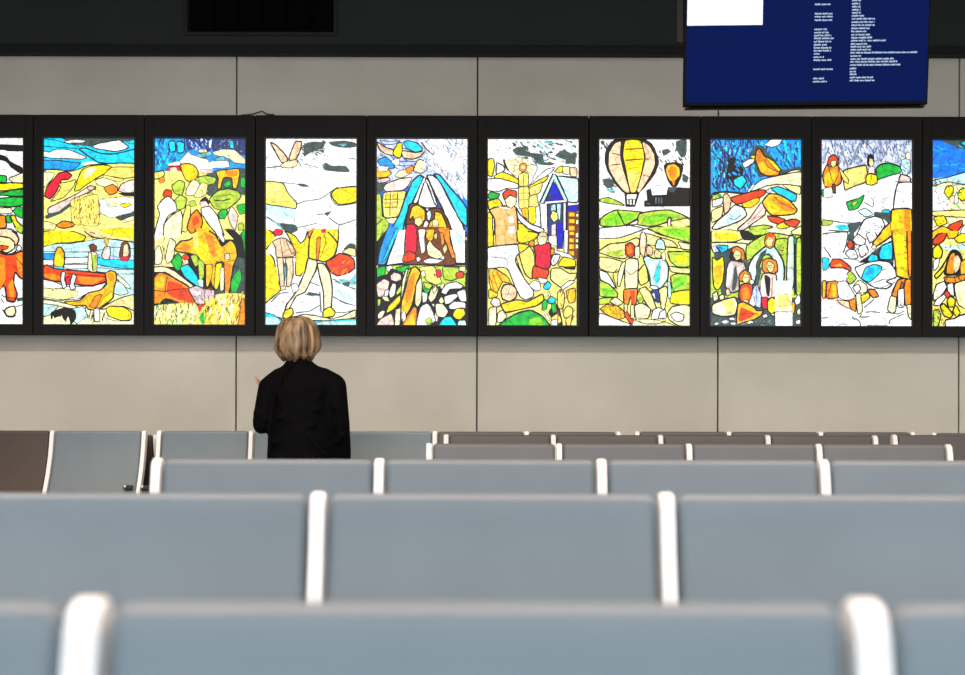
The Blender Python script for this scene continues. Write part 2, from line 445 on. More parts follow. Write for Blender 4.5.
ART[3] = (260, '''
T
w! 0 0,0 675,0 675,700 0,700
d 0 290,60 330,40 430,40 420,80 340,110 290,140
# d 26 9 280,30 440,130 20 34
d 0 460,40 560,30 640,45 640,75 560,80 480,65
x 0 520,55 580,50 560,70
d 0 415,195 440,180 480,200 570,200 600,230 590,245 500,240 430,230
# x 10 5 270,150 420,230 10 34
-d 6 300,190 390,215
-d 4 420,130 460,138
-d 6 595,150 640,155
p 7 65,45 100,60 150,110 180,150 175,180 140,180 110,130
p 7 190,150 210,90 235,38 275,40 265,100 235,160 200,175
c 4 130,200 165,175 240,160 245,195 210,215 150,215
-d 8 40,215 140,205
-d 6 245,160 275,210
-d 6 140,315 240,325 330,340
d 0 240,325 290,322 330,342 280,342
-d 7 40,305 140,315
v 6 30,310 150,320 180,380 240,450 235,490 130,475 30,455
Y 0 40,330 140,330 150,400 100,420 40,400
-d 7 190,395 250,460
-d 7 250,460 300,440 400,425 480,370 520,345
Y 4 470,385 500,360 640,345 650,450 520,470 480,430
y 7 475,400 510,355 650,342 650,440 530,465
-d 6 230,490 230,580
N 0 40,470 230,500 230,560 130,560 40,520
-d 8 40,545 90,580 120,600
x 0 90,580 160,590 240,600 240,640 170,650 120,610
d 0 130,590 240,605 250,640 200,660 150,630
-d 6 380,530 450,525 480,510
d 0 430,520 475,508 450,540
-d 7 460,550 530,600 640,565
-d 7 530,600 520,690
-d 6 250,620 380,590
B
w! 0 0,30 675,30 675,700 0,700
y 7 20,0 90,30 100,60 40,130 90,200 110,330 140,400 100,440 40,490 20,490
y 0 40,220 110,260 120,380 90,440 40,470
c 0 40,140 95,50 110,60 60,160 40,170
y 7 150,0 230,40 270,90 300,60 330,0 520,0 520,100 500,170 440,210 380,200 320,190 300,250 270,310 235,300 240,200 235,150 180,30
y 0 240,150 330,120 300,280 245,290
d 0 600,90 640,100 640,150 560,130
p 6 80,80 130,55 170,60 210,100 238,150 220,180 110,185 100,120
-t 6 130,60 150,180
-t 6 170,70 210,160 230,150
R 5 82,10 110,-10 150,0 140,35 100,38
p 6 110,195 150,190 155,260 160,380 135,400 120,280
p 6 165,195 215,190 220,300 200,380 175,380 180,260
-t 7 110,190 235,188
d 0 150,250 165,220 180,280 165,350
x 0 160,260 172,250 168,340
p 4 135,385 165,380 170,400 140,410
o 6 320,20 355,-15 380,10 330,60
y 8 330,60 360,0 420,-10 460,20 520,90 500,170 440,215 380,205 325,185
o 4 380,60 405,50 400,130 390,200 375,195
-t 5 430,30 440,90 400,190
R 0 405,0 440,-10 440,20 415,20
r 8 440,215 490,190 530,160 590,170 630,200 635,260 590,290 520,310 470,280
# R 14 5 480,200 620,290 30 40
# o 12 6 480,200 620,290 120 30
s 5 550,150 600,120 640,130 640,180
c 8 320,195 380,210 375,270 340,340 300,420 240,450 190,540 160,560 180,500 240,420 300,280
c 8 385,230 430,230 470,300 485,400 475,540 430,560 425,420 400,320
y 7 150,590 165,545 215,530 220,570 180,600
y 7 425,590 425,545 470,520 505,555 490,585
w 4 210,370 240,360 260,400 220,430
-d 8 70,490 130,430 190,425
-d 8 300,435 400,435
-d 8 330,350 400,380
d 0 320,420 390,430 400,445 320,445
-d 8 240,560 330,550 400,510
-d 8 490,330 560,370 640,400
-x 10 500,350 600,380
-d 8 490,450 560,490 640,510
N 0 500,400 600,430 630,480 520,450
-d 7 500,555 560,560 640,540
x 0 520,330 600,340 640,300 640,370 560,360
d 0 550,360 600,350 600,380 570,380
-d 9 400,420 410,560
c 6 120,590 180,605 300,570 420,590 480,600 560,580 640,540 640,590 500,620 400,612 150,610
n 6 20,560 100,580 160,620 300,612 420,615 640,600 650,660 20,660
N 0 30,590 120,600 130,640 30,640
N 0 400,625 640,615 640,645 400,645
''')
ART[4] = (370, '''
T
b! 0 0,0 675,0 675,700 0,700
l! 0 0,0 675,0 675,400 0,300
# b 20 9 50,30 350,210 20 40
# k 14 6 60,40 340,220 20 40
l 4 60,30 140,35 200,30 150,55 90,55
n 6 220,40 260,30 320,50 350,90 300,108 240,80
e 5 50,160 100,140 150,180 160,215 90,220 50,180
l 4 160,180 230,170 320,170 280,195 200,200
p 7 40,40 70,55 110,80 150,90 155,130 100,120 60,90
p 7 205,100 240,100 300,110 365,100 330,140 280,155 220,145
y 6 150,110 180,50 210,45 212,100 200,145 165,140
w 3 140,165 190,150 195,190 160,195
c 6 290,235 310,170 340,155 375,180 380,225 340,250
a 5 40,215 100,210 140,250 110,275 40,280
w 3 50,205 120,205 110,235 60,240
c 4 165,270 190,235 230,225 260,255 210,280
o 4 235,220 280,200 290,220 270,250 245,250
w! 0 340,20 650,20 650,430 520,280 400,200
# l 60 10 360,30 640,330 120 90
# b 10 5 380,30 640,300 60 60
# m 30 6 360,30 640,330 50 60
# m 20 5 500,180 640,420 95 80
# w 26 8 360,30 640,400 55 110
# r 14 4 410,100 600,200 30 20
-w 11 345,25 430,140 520,200
-w 11 570,20 520,160
-w 10 640,40 560,180
-w 10 540,180 650,300
-w 11 520,190 620,420
-w 10 470,60 500,180
-m 5 360,20 440,120
-m 5 585,30 540,150
-m 5 560,210 640,320
-m 5 530,230 590,360
-k 9 340,40 380,90 440,140
-m 7 450,160 480,230 520,290
w 0 420,140 460,100 520,140 600,180 560,260 460,200
P 5 40,295 120,280 130,300 60,320
d 0 40,320 110,310 80,380 40,380
P 6 85,350 110,320 190,290 280,280 250,340 210,370 110,380
Y 6 85,385 210,370 240,380 190,540 90,545
-t 5 90,430 230,425
-t 5 90,485 200,480
-t 5 135,385 130,540
-t 5 185,380 180,470
y 2 100,400 130,395 128,425 102,428
y 2 150,395 180,392 178,422 152,424
y 2 100,450 130,450 128,478 102,480
v 2 148,450 178,448 176,475 150,477
G 5 40,400 70,400 80,540 120,560 120,620 40,700
-k 7 40,600 80,560
c 4 100,560 190,550 170,590 130,590
w 8 370,290 400,310 460,480 540,690 200,700 240,560 330,420
N 8 360,270 330,310 290,400 230,540 200,690 160,690 200,560 290,320
n 8 330,262 280,310 230,430 190,540 110,680 100,700 200,700 240,540 290,430 355,290
w 5 355,285 370,285 350,380 320,440 280,470
w 9 380,270 420,265 470,310 540,450 620,590 650,700 560,700 490,500 430,380
n 8 430,255 470,265 540,350 610,430 650,490 650,610 600,560 540,440 480,330
t 9 260,470 300,455 370,490 380,520 400,490 470,490 520,560 550,700 240,700
w 8 370,300 430,450 450,478 380,485 320,455
a 7 262,545 280,480 320,465 365,500 368,560 340,600 300,590 285,540 270,570
s 3 300,560 340,545 352,585 325,610 300,590
R 7 235,690 245,600 290,595 320,620 320,700
w 5 365,580 380,570 395,590 375,620 355,610
N 5 380,520 400,500 412,530 400,570 385,565
a 8 380,640 400,580 430,560 435,510 480,520 510,590 530,700 460,700 380,700
s 3 420,570 450,560 460,600 440,640 420,600
P 4 330,640 370,620 370,700 330,700
B
k! 0 20,10 650,10 650,660 20,660
t 0 235,-10 540,-10 570,228 225,228
w! 5 180,0 240,0 225,220 110,235
w! 5 530,0 640,0 640,220 580,220
e 7 110,0 190,-20 150,110 100,230 50,230 60,150
n 4 160,20 190,0 140,120 100,200 80,210
N 0 560,20 620,30 600,120
G 4 40,0 90,0 60,60 40,80
R 6 240,0 300,-20 315,40 310,140 270,170 230,160
r 5 215,210 230,160 265,140 305,165 300,200 250,215
w 4 325,0 370,0 365,60 370,140 345,160 330,80
a 6 375,50 380,0 430,0 425,60 400,80
s 4 430,30 450,20 450,60 430,60
o 6 460,-10 530,-10 540,80 575,180 550,190 520,110 490,40
o 4 470,20 490,20 500,90 480,100
c 5 380,110 400,70 430,110 470,140 490,180 450,195 390,170
w 4 355,210 400,190 470,200 500,200 450,225 380,225
w 3 310,190 330,180 340,200 320,215
s 3 490,120 510,95 520,130 500,160
w 3 470,190 500,175 495,200
G! 0 40,240 640,240 640,380 40,380
-k 10 50,245 200,235 400,235 640,250
g 5 45,260 100,245 95,310 60,335 45,330
w 4 105,250 140,240 155,270 125,290
g 5 175,255 250,240 270,260 220,285 180,280
Y 5 330,255 430,245 480,350 440,370 380,340
G 5 490,250 640,255 650,290 560,340 500,330
k 0 40,330 110,300 140,260 220,290 240,400 220,640 40,640
# t 8 7 430,270 480,320 60 24
R 4 440,275 470,268 480,310 450,320
r 5 575,300 600,280 630,290 630,320 590,325
# t 8 5 580,285 630,320 40 20
P 6 135,310 160,285 205,300 210,335 175,350 140,340
P 6 40,370 90,330 130,350 120,400 90,450 50,450
w 6 125,420 150,360 175,370 165,440 135,460
G 4 175,420 210,370 215,410 180,440
c 4 80,460 100,430 130,480 100,480
y 5 110,560 125,510 200,440 200,490 150,540
G 3 50,470 70,470 65,510 50,510
c 4 50,570 80,545 100,550 80,590 55,600
P 6 40,650 70,600 140,565 160,610 155,655
c 6 240,270 255,265 210,480 200,640 165,650 170,540 200,520 215,350
a 8 255,320 280,255 310,250 340,290 315,350 305,400 285,500 230,600 205,600 210,480 235,400
o 0 265,330 290,290 300,320 280,450 240,500 240,400
o 7 215,655 235,600 290,520 315,530 310,655
a 0 235,640 285,560 300,640
c 6 310,370 340,320 350,370 345,480 320,520 300,490
c 4 340,290 360,270 375,310 350,320
g 4 350,390 385,365 410,400 380,430
G 5 360,350 420,370 400,400 370,390
c 6 390,460 410,400 440,370 460,400 440,460 410,490
w 3 215,560 235,545 240,600 220,620
c 4 420,400 445,380 450,400 430,430
w 4 100,410 125,400 120,440 95,450
w 3 440,560 460,575 450,620 430,600
c 4 600,250 640,250 640,280 600,275
w 4 350,420 385,430 380,480 355,490
w 6 310,620 340,520 380,495 410,520 440,610 390,650 320,650
G 3 370,610 400,590 420,620 390,640
c 5 440,500 490,500 525,550 500,590 450,580
c 5 460,480 480,450 500,480 480,500
w 6 485,400 520,360 580,350 625,375 610,395 540,400 510,435 480,425
w 6 500,450 560,430 600,440 540,495 505,500
w 5 585,420 640,400 650,480 610,480
w 6 530,510 570,480 640,490 640,530 540,535
c 4 470,380 490,355 500,370 485,400
y 7 555,570 580,530 630,530 645,565 610,605 575,600
n 7 460,640 500,590 545,585 585,640 560,655 470,655
N 5 590,630 600,610 640,610 650,650 590,650
w 2 415,500 430,500 430,520
''')
ART[5] = (480, '''
T
w! 0 0,0 675,0 675,700 0,700
# d 60 12 230,30 640,180 25 50
# x 30 10 230,30 640,200 15 50
# w 30 12 230,40 640,200 20 60
d 0 215,90 260,70 340,110 420,120 430,170 500,180 480,195 400,190 340,140 240,125
d 0 500,130 560,90 640,130 640,190 580,160
w! 0 50,20 210,20 210,110 160,130 50,150
# d 6 5 110,50 200,110 70 20
y 6 50,160 85,150 95,195 80,270 50,260
w 7 105,250 110,180 150,195 165,225 130,255
k 0 150,155 190,170 240,250 240,270 180,230 160,200
c 0 165,165 220,140 300,150 340,190 360,220 330,270 270,280 200,240
-c 8 290,205 200,190
-k 3 290,205 215,240
-k 3 290,205 240,260
-k 3 290,205 205,190
-k 3 290,205 230,150
-k 3 290,205 275,135
-k 3 290,205 325,150
-k 3 290,205 365,185
-k 3 290,205 370,230
-k 3 290,205 345,265
-t 6 345,150 385,210 350,290
-t 6 200,240 240,280 270,290
o 4 262,225 265,190 290,180 312,195 305,230 280,240
c 0 275,215 285,195 300,215
y 6 90,270 150,240 250,285 255,330 180,310 110,290
w 6 50,290 130,285 250,320 250,350 180,350 130,370 50,365
g 6 50,400 70,375 130,390 110,420 60,425
w 5 330,330 440,225 500,210 480,240 400,300
y 6 325,340 400,290 460,265 440,300 380,330 330,350
Y 5 330,350 420,310 400,380 340,400
Y 5 330,410 380,390 390,470 330,480
y 4 320,480 370,480 375,580 330,590
v 5 258,260 300,240 325,260 320,340 262,335
v 5 258,350 325,340 325,480 262,485
-t 4 290,260 295,480
-t 4 262,385 325,380
-t 4 262,430 325,425
a 5 275,490 320,485 325,560 290,540
-t 4 300,490 305,550
y 6 240,590 320,600 380,640 400,690 240,690
y 7 50,440 120,420 150,470 90,490 60,500
y 6 50,520 80,530 80,690 50,690
Q 8 60,500 100,480 160,470 240,480 250,690 105,690 95,560
w 0 190,540 220,540 225,580 195,580
w 0 190,610 230,610 230,650 195,650
w 0 120,470 160,480 210,490 230,480 210,490 150,488
w 8 240,480 270,530 340,590 420,620 430,640 390,650 320,620 255,560
r 7 150,390 180,360 240,370 240,420 200,395 165,430
c 5 165,430 200,400 240,415 240,455 210,485 180,470
y 5 500,240 530,205 560,200 550,245
s 5 555,205 600,205 600,255 560,250
p 5 605,210 650,215 650,270 610,265
N 8 520,270 600,275 660,290 660,440 590,440 560,360
N! 8 400,450 490,250 510,260 590,430 560,430 497,290 430,450
B! 6 440,440 495,300 560,430
u 0 450,435 470,380 495,420
w! 7 400,455 450,455 455,620 410,620
u! 6 455,455 590,440 590,680 455,680
N 4 475,470 505,455 510,500 480,510
N! 4 515,455 545,455 540,560 520,560
w! 7 558,450 580,450 580,680 558,680
Y 6 470,540 490,500 520,520 525,560 495,580
B! 4 515,590 560,580 560,690 510,690
P! 3 480,600 510,590 510,690 480,690
B! 6 590,470 660,460 660,500 590,510
t! 0 590,505 660,505 660,690 590,690
a! 0 598,515 635,515 635,540 598,540
a! 0 598,560 635,560 635,585 598,585
a! 0 598,605 635,605 635,635 598,635
c! 0 648,525 660,525 660,540 648,540
c! 0 648,565 660,565 660,590 648,590
B
Y! 0 50,0 650,0 650,660 50,660
y 6 50,0 85,0 90,100 50,110
Q! 6 100,-4 248,-4 245,90 105,105
w 0 190,0 230,0 230,20 195,20
y 6 250,0 390,20 370,60 300,85 255,80
v 7 260,150 330,110 360,150 370,240 350,330 300,290
w! 6 460,40 515,30 520,110 460,90
B! 6 515,0 560,0 555,125 520,125
w! 6 565,0 595,0 590,160 565,150
t! 0 595,0 660,0 660,200 595,180
a! 0 602,10 632,10 632,30 602,30
a! 0 602,55 632,55 632,80 602,80
a! 0 602,95 632,95 632,125 602,125
a! 0 602,140 632,140 632,170 602,165
c! 0 645,20 660,20 660,45 645,45
c! 0 645,60 660,60 660,80 645,80
c! 0 645,95 660,95 660,120 645,120
w 7 50,120 120,105 250,95 265,150 240,180 240,220 300,330 360,410 355,450 310,470 270,450 230,370 190,270 150,250 50,260 50,180
-m 7 60,180 140,185 180,200 180,260
-k 8 240,180 260,240 300,330 360,400
y 6 255,90 330,100 300,135 265,150
w 4 500,130 600,160 640,200 560,180 500,150
o 6 325,90 345,65 365,75 360,110 335,105
R 8 360,110 400,95 470,85 480,160 470,250 420,270 370,230 375,170
c 5 385,60 400,15 440,10 455,50 440,90 400,100
p 3 400,20 440,15 450,40 400,40
o 5 475,130 495,115 500,150 480,170
r 7 350,320 360,240 430,260 465,270 450,320 400,330
w 7 475,210 490,170 520,160 540,170 520,220 490,240
-R 5 500,180 495,220
y 6 525,240 560,180 640,200 640,250 600,250
k 0 560,250 640,240 640,265 580,262
s 7 475,330 480,260 540,255 600,290 650,290 640,330 560,390 520,370
w 5 545,385 600,340 640,345 600,375 560,398
a 6 60,260 110,265 180,310 210,360 150,350 110,430 80,420 60,350
-t 5 80,280 120,400
-t 5 110,280 150,350
-t 5 60,300 90,400
-o 6 95,270 140,340
p 8 140,410 160,370 210,365 245,400 245,450 200,480 150,465
-t 3 170,390 210,440
-t 3 200,390 180,450
-t 3 150,430 230,430
w 5 330,370 360,340 400,350 410,400 370,410
w 4 390,320 450,330 450,355 410,360
n 6 430,370 460,345 480,370 460,400 430,395
n 6 455,470 480,445 510,465 500,490 465,495
g 5 420,470 450,470 450,530 420,540
w 3 455,410 475,430 470,450 460,440
y 8 140,500 250,470 320,480 380,450 420,430 430,470 380,510 250,540 170,555
y 6 60,400 120,430 110,450 60,460
P 6 70,490 90,455 130,465 135,510 100,520
c 6 60,530 110,520 105,640 60,640
c 6 120,560 150,540 180,580 150,620 115,620
k 0 480,520 530,500 560,640 520,640 460,560
g 5 480,500 510,490 515,550 490,560
g 9 130,640 180,600 250,560 340,540 420,580 470,640 470,660 130,660
h 0 330,600 400,590 440,640 340,645
v 6 520,430 545,400 570,430 560,530 525,520
a 6 580,410 640,390 640,480 600,490
v 6 560,550 590,510 625,530 620,590 570,590
v 5 480,590 530,560 550,620 490,640
v 5 580,600 620,570 610,640 580,640
# t 10 6 520,400 640,640 90 60
w 4 480,610 520,600 520,650 480,650
w 3 430,560 440,550 470,600 460,610
''')
ART[6] = (595, '''
T
w! 0 0,0 675,0 675,700 0,700
# d 10 12 40,30 90,80 60 30
d 0 50,290 90,280 130,300 120,340 90,350 70,340
# d 16 8 50,280 150,370 50 30
x 0 70,350 130,360 130,385 90,370
d 0 450,90 490,80 510,100 480,120 460,130
# d 12 8 420,90 500,220 60 30
d 0 545,30 615,20 615,120 580,140 550,90
# d 14 7 520,40 630,200 80 26
# k 12 8 530,140 600,190 30 30
d 0 590,250 630,270 620,310 590,300
-d 5 400,335 440,325
k 7 65,160 75,90 110,35 160,15 320,15 380,50 415,120 425,180 400,250 340,330 290,380 200,380 140,320 85,230
p 0 90,190 95,110 130,50 170,35 165,110 180,200 230,370 200,370 140,300 100,230
p 0 320,40 360,60 395,120 400,190 370,260 300,370 285,360 320,240 340,140
y 0 205,28 300,28 325,110 325,160 300,280 270,370 240,370 215,250 190,130
v 0 215,240 300,240 275,365 240,365
-t 9 200,85 320,80
-t 9 205,160 322,150
-o 7 225,215 290,205
-t 7 110,110 170,125
-t 7 110,190 170,185
-t 7 330,150 360,150
-t 6 320,260 370,270
k! 0 195,380 300,380 270,475 205,475
w! 0 215,390 280,390 272,420 212,420
w! 0 215,425 222,425 225,455 216,455
w! 0 232,425 245,425 245,460 232,460
w! 0 258,425 268,425 264,460 256,460
k 7 465,200 490,180 550,175 590,200 580,260 550,330 520,335 490,290
a 0 478,230 490,195 530,185 565,210 568,260 530,300 500,290
o 0 490,240 510,200 550,210 545,260 520,290
o 0 515,295 540,290 530,330
k! 0 345,360 375,350 385,395 480,390 490,340 560,340 640,345 640,480 330,480 330,430 350,430
d 0 490,345 550,340 530,375 500,370
-m 5 410,410 410,450
-m 5 430,410 430,450
-m 5 448,410 448,450
-m 4 345,450 370,455
G 5 35,420 90,412 150,435 200,465 110,455 35,440
w! 0 35,470 200,475 640,470 640,540 35,560
G 7 35,555 90,515 150,495 320,510 340,530 290,550 200,600 100,610 35,600
h 0 60,560 120,520 280,520 260,550 160,590 80,600
G 7 300,520 400,500 500,495 600,530 640,560 500,570 420,600 350,605 280,590
h 0 320,560 420,520 500,520 560,545 450,570 360,590
w 6 220,595 290,560 280,592
s 6 420,600 520,570 630,550 650,610 520,620
t 3 485,560 500,540 520,550 510,580 520,605 490,605
w 0 495,560 505,555 505,600 495,600
G 6 350,620 420,605 560,620 650,605 650,700 500,690 420,650
h 0 400,620 480,630 600,620 640,660 500,660
-k 8 150,500 200,600
-k 7 560,510 620,545
w 6 30,620 120,610 230,600 330,620 230,650 130,670 30,665
-k 8 30,675 200,655 350,620 430,660 560,690
B
Y! 0 30,20 650,20 650,660 30,660
w 0 30,20 100,10 200,5 320,-10 220,30 120,50 30,60
G 6 390,-10 500,-30 650,-20 650,80 560,60 460,30
h 0 450,-10 600,-10 640,50 540,40
-k 8 30,55 160,50 280,10 340,-12
s 7 30,135 100,90 200,80 270,50 300,60 290,110 200,190 120,180 30,150
G 0 60,150 180,130 190,170 130,175
s 6 345,20 420,40 520,70 560,110 480,110 400,100 340,90
s 6 30,180 120,190 200,220 150,280 90,280 30,255
c 6 560,75 640,90 650,130 590,125
-k 7 480,110 600,125 650,130
G 7 490,145 560,140 640,145 640,240 560,245 510,210
y 0 540,170 620,160 610,220 560,220
s 6 500,240 560,250 640,255 640,290 520,280
G 7 510,310 560,290 640,300 640,400 530,410
h 0 530,320 620,310 600,370 540,380
y 6 520,420 640,400 640,500 510,490
-g 12 520,400 600,350
w 7 30,270 80,285 110,330 140,390 90,370 35,330
G 7 30,340 90,360 150,420 150,450 80,450 30,440
h 0 45,390 110,390 135,430 60,440
G 5 30,460 110,455 100,490 30,500
-k 7 150,260 120,300 150,400
p 6 300,100 305,30 325,5 345,40 345,90 330,180 305,150
w 0 312,40 330,30 330,90 315,95
p 5 345,120 360,100 390,120 385,165 350,160
c 5 270,110 300,110 300,180 270,190
c 7 205,205 240,185 290,200 290,280 285,390 205,395 200,290
c 6 150,370 155,290 180,220 205,210 195,270 175,350 165,380
-t 7 205,265 240,300 285,265
c 0 215,215 260,205 245,270
r 7 205,160 205,100 235,80 265,100 265,160 240,185
o 0 215,120 240,100 250,150 225,165
o 7 195,400 285,395 275,500 250,500 240,440 225,500 195,490
r 0 240,410 270,410 265,490 245,490
s 6 195,500 220,500 215,550 200,560
s 6 240,505 265,505 265,590 240,590
r 6 190,560 220,550 240,590 270,610 260,635 230,620
v 7 290,280 340,220 360,340 310,370 295,340
s 7 295,400 340,380 380,430 410,510 420,550 380,540 330,470
s 7 430,400 480,375 490,420 470,530 450,540 440,470
w 6 390,540 430,520 470,540 450,590 380,600
w 6 440,550 475,535 480,590 430,595
N 8 325,190 350,170 400,190 470,190 495,240 490,330 440,390 380,390 365,300 340,230
w 0 455,210 485,240 480,330 430,370 440,270
w 0 370,210 400,220 385,330 372,270
n 0 400,330 415,250 440,230 440,330 420,360
-x 7 440,200 395,320
-x 6 445,240 425,350
N 7 405,120 415,70 440,55 465,75 475,130 440,125
s 5 400,140 420,130 445,150 440,185 405,180
c 4 445,160 470,140 475,200 455,200
w 5 365,380 400,370 430,390 400,400
u 4 370,410 420,395 440,440 430,490 400,470
w 3 385,430 400,420 410,470
N 4 490,340 510,360 515,440 495,460
G 5 280,450 300,410 330,470 300,500
c 7 265,510 320,490 375,530 360,590 280,600
c 6 100,480 140,450 190,490 150,510
a 6 35,530 80,500 150,510 190,540 200,590 150,600 80,570
# t 12 5 50,500 190,600 60 30
y 0 60,530 90,520 100,560
c 7 490,560 520,515 600,500 650,520 650,650 560,640 500,600
w 6 510,570 550,550 600,570 590,610 540,610
w 6 30,560 110,585 230,630 240,650 30,655
c 4 270,600 380,600 440,610 540,640 540,655 260,655
-k 7 270,605 340,630 420,630 480,610
''')
ART[7] = (705, '''
T
e! 0 0,0 675,0 675,400 0,400
# u 150 9 45,25 340,370 80 55
# k 40 8 45,25 340,370 75 60
# n 60 9 45,25 340,370 70 40
# l 18 6 45,40 330,360 100 35
-u 12 100,30 130,160 90,350
-u 12 230,60 180,200 190,360
-u 10 300,200 310,280 290,370
-k 8 60,120 120,180 160,340
-u 10 560,40 540,200
-u 10 610,60 600,210
# u 30 10 340,25 640,220 80 60
# n 26 10 340,25 640,200 80 45
k 0 160,150 200,140 260,220 240,280 160,330 140,260
# e 16 9 150,160 260,330 60 40
n 7 190,290 250,260 280,300 240,350 200,330
w 5 400,55 440,20 520,15 500,50 450,70
d 0 300,110 340,60 390,60 440,130 520,220 640,200 640,240 500,270 420,265 360,270 330,180
c 6 45,390 120,375 280,385 340,340 400,290 500,260 650,230 650,700 45,700
w 6 250,180 290,150 335,150 320,180 265,210
y 4 305,130 335,125 335,148 315,145
o 8 335,150 345,90 370,80 400,130 460,160 505,220 490,260 420,265 370,240 350,190
a 0 360,190 380,170 430,210 480,240 430,255 380,240
y 4 405,135 460,165 505,220 495,235 440,180
-t 7 400,150 420,200 490,240
c 6 290,365 380,290 500,260 650,235 650,330 520,320 420,330 340,360
w 0 310,350 390,290 470,275 440,310 360,345
N 4 280,375 320,320 335,330 300,370
-k 12 40,390 120,372 200,375 285,385
l 4 400,370 450,340 480,350 430,380
n 6 445,350 490,335 560,360 615,390 610,435 570,430 490,385
s 6 520,320 640,335 640,390 570,360
r 7 170,415 240,390 350,360 410,360 400,390 350,420 280,440 210,455
a 5 250,450 350,410 370,430 310,480 260,475
G 5 50,400 90,385 120,420 90,440 50,430
g 0 80,395 110,390 110,430
w 6 50,430 120,410 110,460 50,475
p 6 120,400 150,385 175,430 160,500 130,520
s 6 45,500 120,470 110,540 45,580
w 8 45,620 80,570 150,510 200,460 260,480 280,530 230,570 150,600 80,625
N 0 110,600 170,520 230,480 240,540 170,590
-k 6 160,550 200,560 240,530
P 7 220,620 300,550 380,440 410,480 400,530 330,580 270,625 230,635
-r 4 290,590 400,470
-r 4 310,560 390,530
a 8 385,440 430,385 500,390 570,430 620,490 600,520 530,530 450,530 410,490
o 0 480,420 560,440 600,500 540,500 500,470
y 0 410,450 450,430 500,500 440,510
-t 6 460,400 520,450 610,490
r 7 420,535 500,545 540,560 500,590 440,570
y 5 480,600 540,570 570,610 500,620
r 7 530,570 600,555 640,570 610,610 560,600
G 6 300,610 400,595 460,610 400,625 310,630
s 6 580,640 650,600 650,660 600,665
Y 7 45,640 150,630 230,640 300,690 45,690
B
G! 0 40,60 650,60 650,450 40,450
d! 0 40,450 650,450 650,650 40,650
d 0 50,80 180,90 150,420 110,430
d 0 260,200 380,250 350,400 300,330
Y 7 45,0 150,-5 240,10 260,50 200,75 100,80 45,80
y 0 60,20 200,15 220,60 100,65
k 6 240,0 420,0 400,30 330,60 260,60
G 6 290,-5 400,-10 450,15 380,30 330,30
c 7 45,80 260,85 300,100 280,160 180,120 60,150
n 6 80,100 150,100 150,130 110,150
# B 16 6 60,95 160,150 60 20
G 7 280,100 400,25 470,15 560,30 650,40 650,340 560,330 480,150 430,110 330,180 280,200
y 7 50,180 80,200 120,175 130,250 120,340 90,400 60,380 50,280
a 0 60,250 110,220 110,330 80,370
G 7 480,60 560,60 555,330 530,330 520,200 470,110
# t 12 5 490,70 550,170 20 20
N 8 560,50 600,50 600,350 580,400 550,350
c 0 565,60 580,60 578,330 565,320
g 4 600,60 615,55 620,400 600,400
G 8 615,70 650,60 650,420 615,420
k 0 598,110 612,100 612,420 600,420
N 9 290,270 300,220 330,170 400,110 430,100 470,110 520,190 535,250 530,340 470,340 460,200 430,160 390,170 360,250 330,360 310,330
w 0 300,240 330,190 380,150 350,230 325,320
d 0 340,230 375,150 420,120 400,170 370,200 350,330
w 0 480,150 510,200 520,320 500,330
o 6 400,80 415,20 450,15 475,45 465,100 440,120 415,110
s 3 410,70 430,40 460,60 450,100 425,105
r 0 410,35 440,15 470,35 440,42
o 7 175,190 180,120 215,105 260,130 270,190 240,210
k 0 160,180 175,130 200,160 215,200 245,185 250,210 200,225
s 4 190,170 205,130 240,145 240,185 210,200
-t 5 200,165 235,165
q 8 135,370 150,230 180,200 260,215 275,260 230,300 230,400 180,420 150,400
w 0 150,260 175,220 190,240 165,370 145,370
d 0 195,260 210,240 220,330 200,400 180,400
P 0 215,230 260,230 250,270 225,310
o 7 385,260 390,200 430,185 480,205 490,270 450,300 410,290
s 4 410,240 430,205 465,230 460,270 435,280
-t 4 420,235 455,235
P 8 365,440 385,300 420,285 480,300 480,440 430,460 380,450
k 0 400,300 440,320 435,440 415,430
w 0 375,350 395,300 400,440 380,430
-d 5 455,310 450,440
o 7 230,340 235,290 270,265 305,290 310,340
s 4 250,330 265,290 295,300 295,340 270,355
-t 4 260,315 290,315
r 8 225,440 240,370 280,355 320,370 315,460 285,490 250,490
o 0 245,400 290,380 300,450 260,470
s 4 250,480 270,465 295,475 285,500 260,500
w 4 300,340 320,330 330,350 310,365
l 6 320,400 350,360 380,440 375,520 340,510 315,470
-B 4 345,370 350,500
R 6 380,460 420,450 420,520 390,530
p 5 140,400 160,390 170,430 145,440
c 7 50,430 80,410 90,460 60,480
c 7 95,440 125,430 130,460 100,470
c 8 50,560 50,500 120,470 200,450 220,500 200,570 120,580
Y 0 110,480 190,460 205,550 150,560
w 0 70,520 120,500 140,550 90,560
w 3 280,540 320,430 340,500
a 8 215,630 220,500 260,480 320,510 350,540 390,540 380,570 330,600 280,615
r 0 225,610 240,520 300,540 340,560 280,600
-t 5 240,560 360,560
y 7 425,540 420,480 450,450 480,470 480,540 450,560
a 7 580,540 590,470 610,500 600,560
w! 0 475,337 587,337 587,425 475,425
c! 0 472,428 585,428 585,545 472,545
Y 0 490,440 560,435 565,500 500,520
w! 0 475,550 590,550 590,647 475,647
-t 3 475,426 587,426
-t 3 475,547 590,547
w 5 605,470 630,430 645,450 640,490 615,500
c 5 620,540 640,520 645,560 625,570
w 4 60,630 80,615 100,630 75,640
w 4 105,615 140,600 165,615 130,630
w 4 160,590 190,585 205,600 170,605
w 4 170,625 195,615 215,630 185,640
w 4 280,620 310,605 330,620 295,630
w 4 385,575 410,562 425,580 400,590
c 4 440,560 465,560 470,580
w 4 610,610 640,600 645,625 620,630
# m 30 5 60,590 460,640 0 20
''')
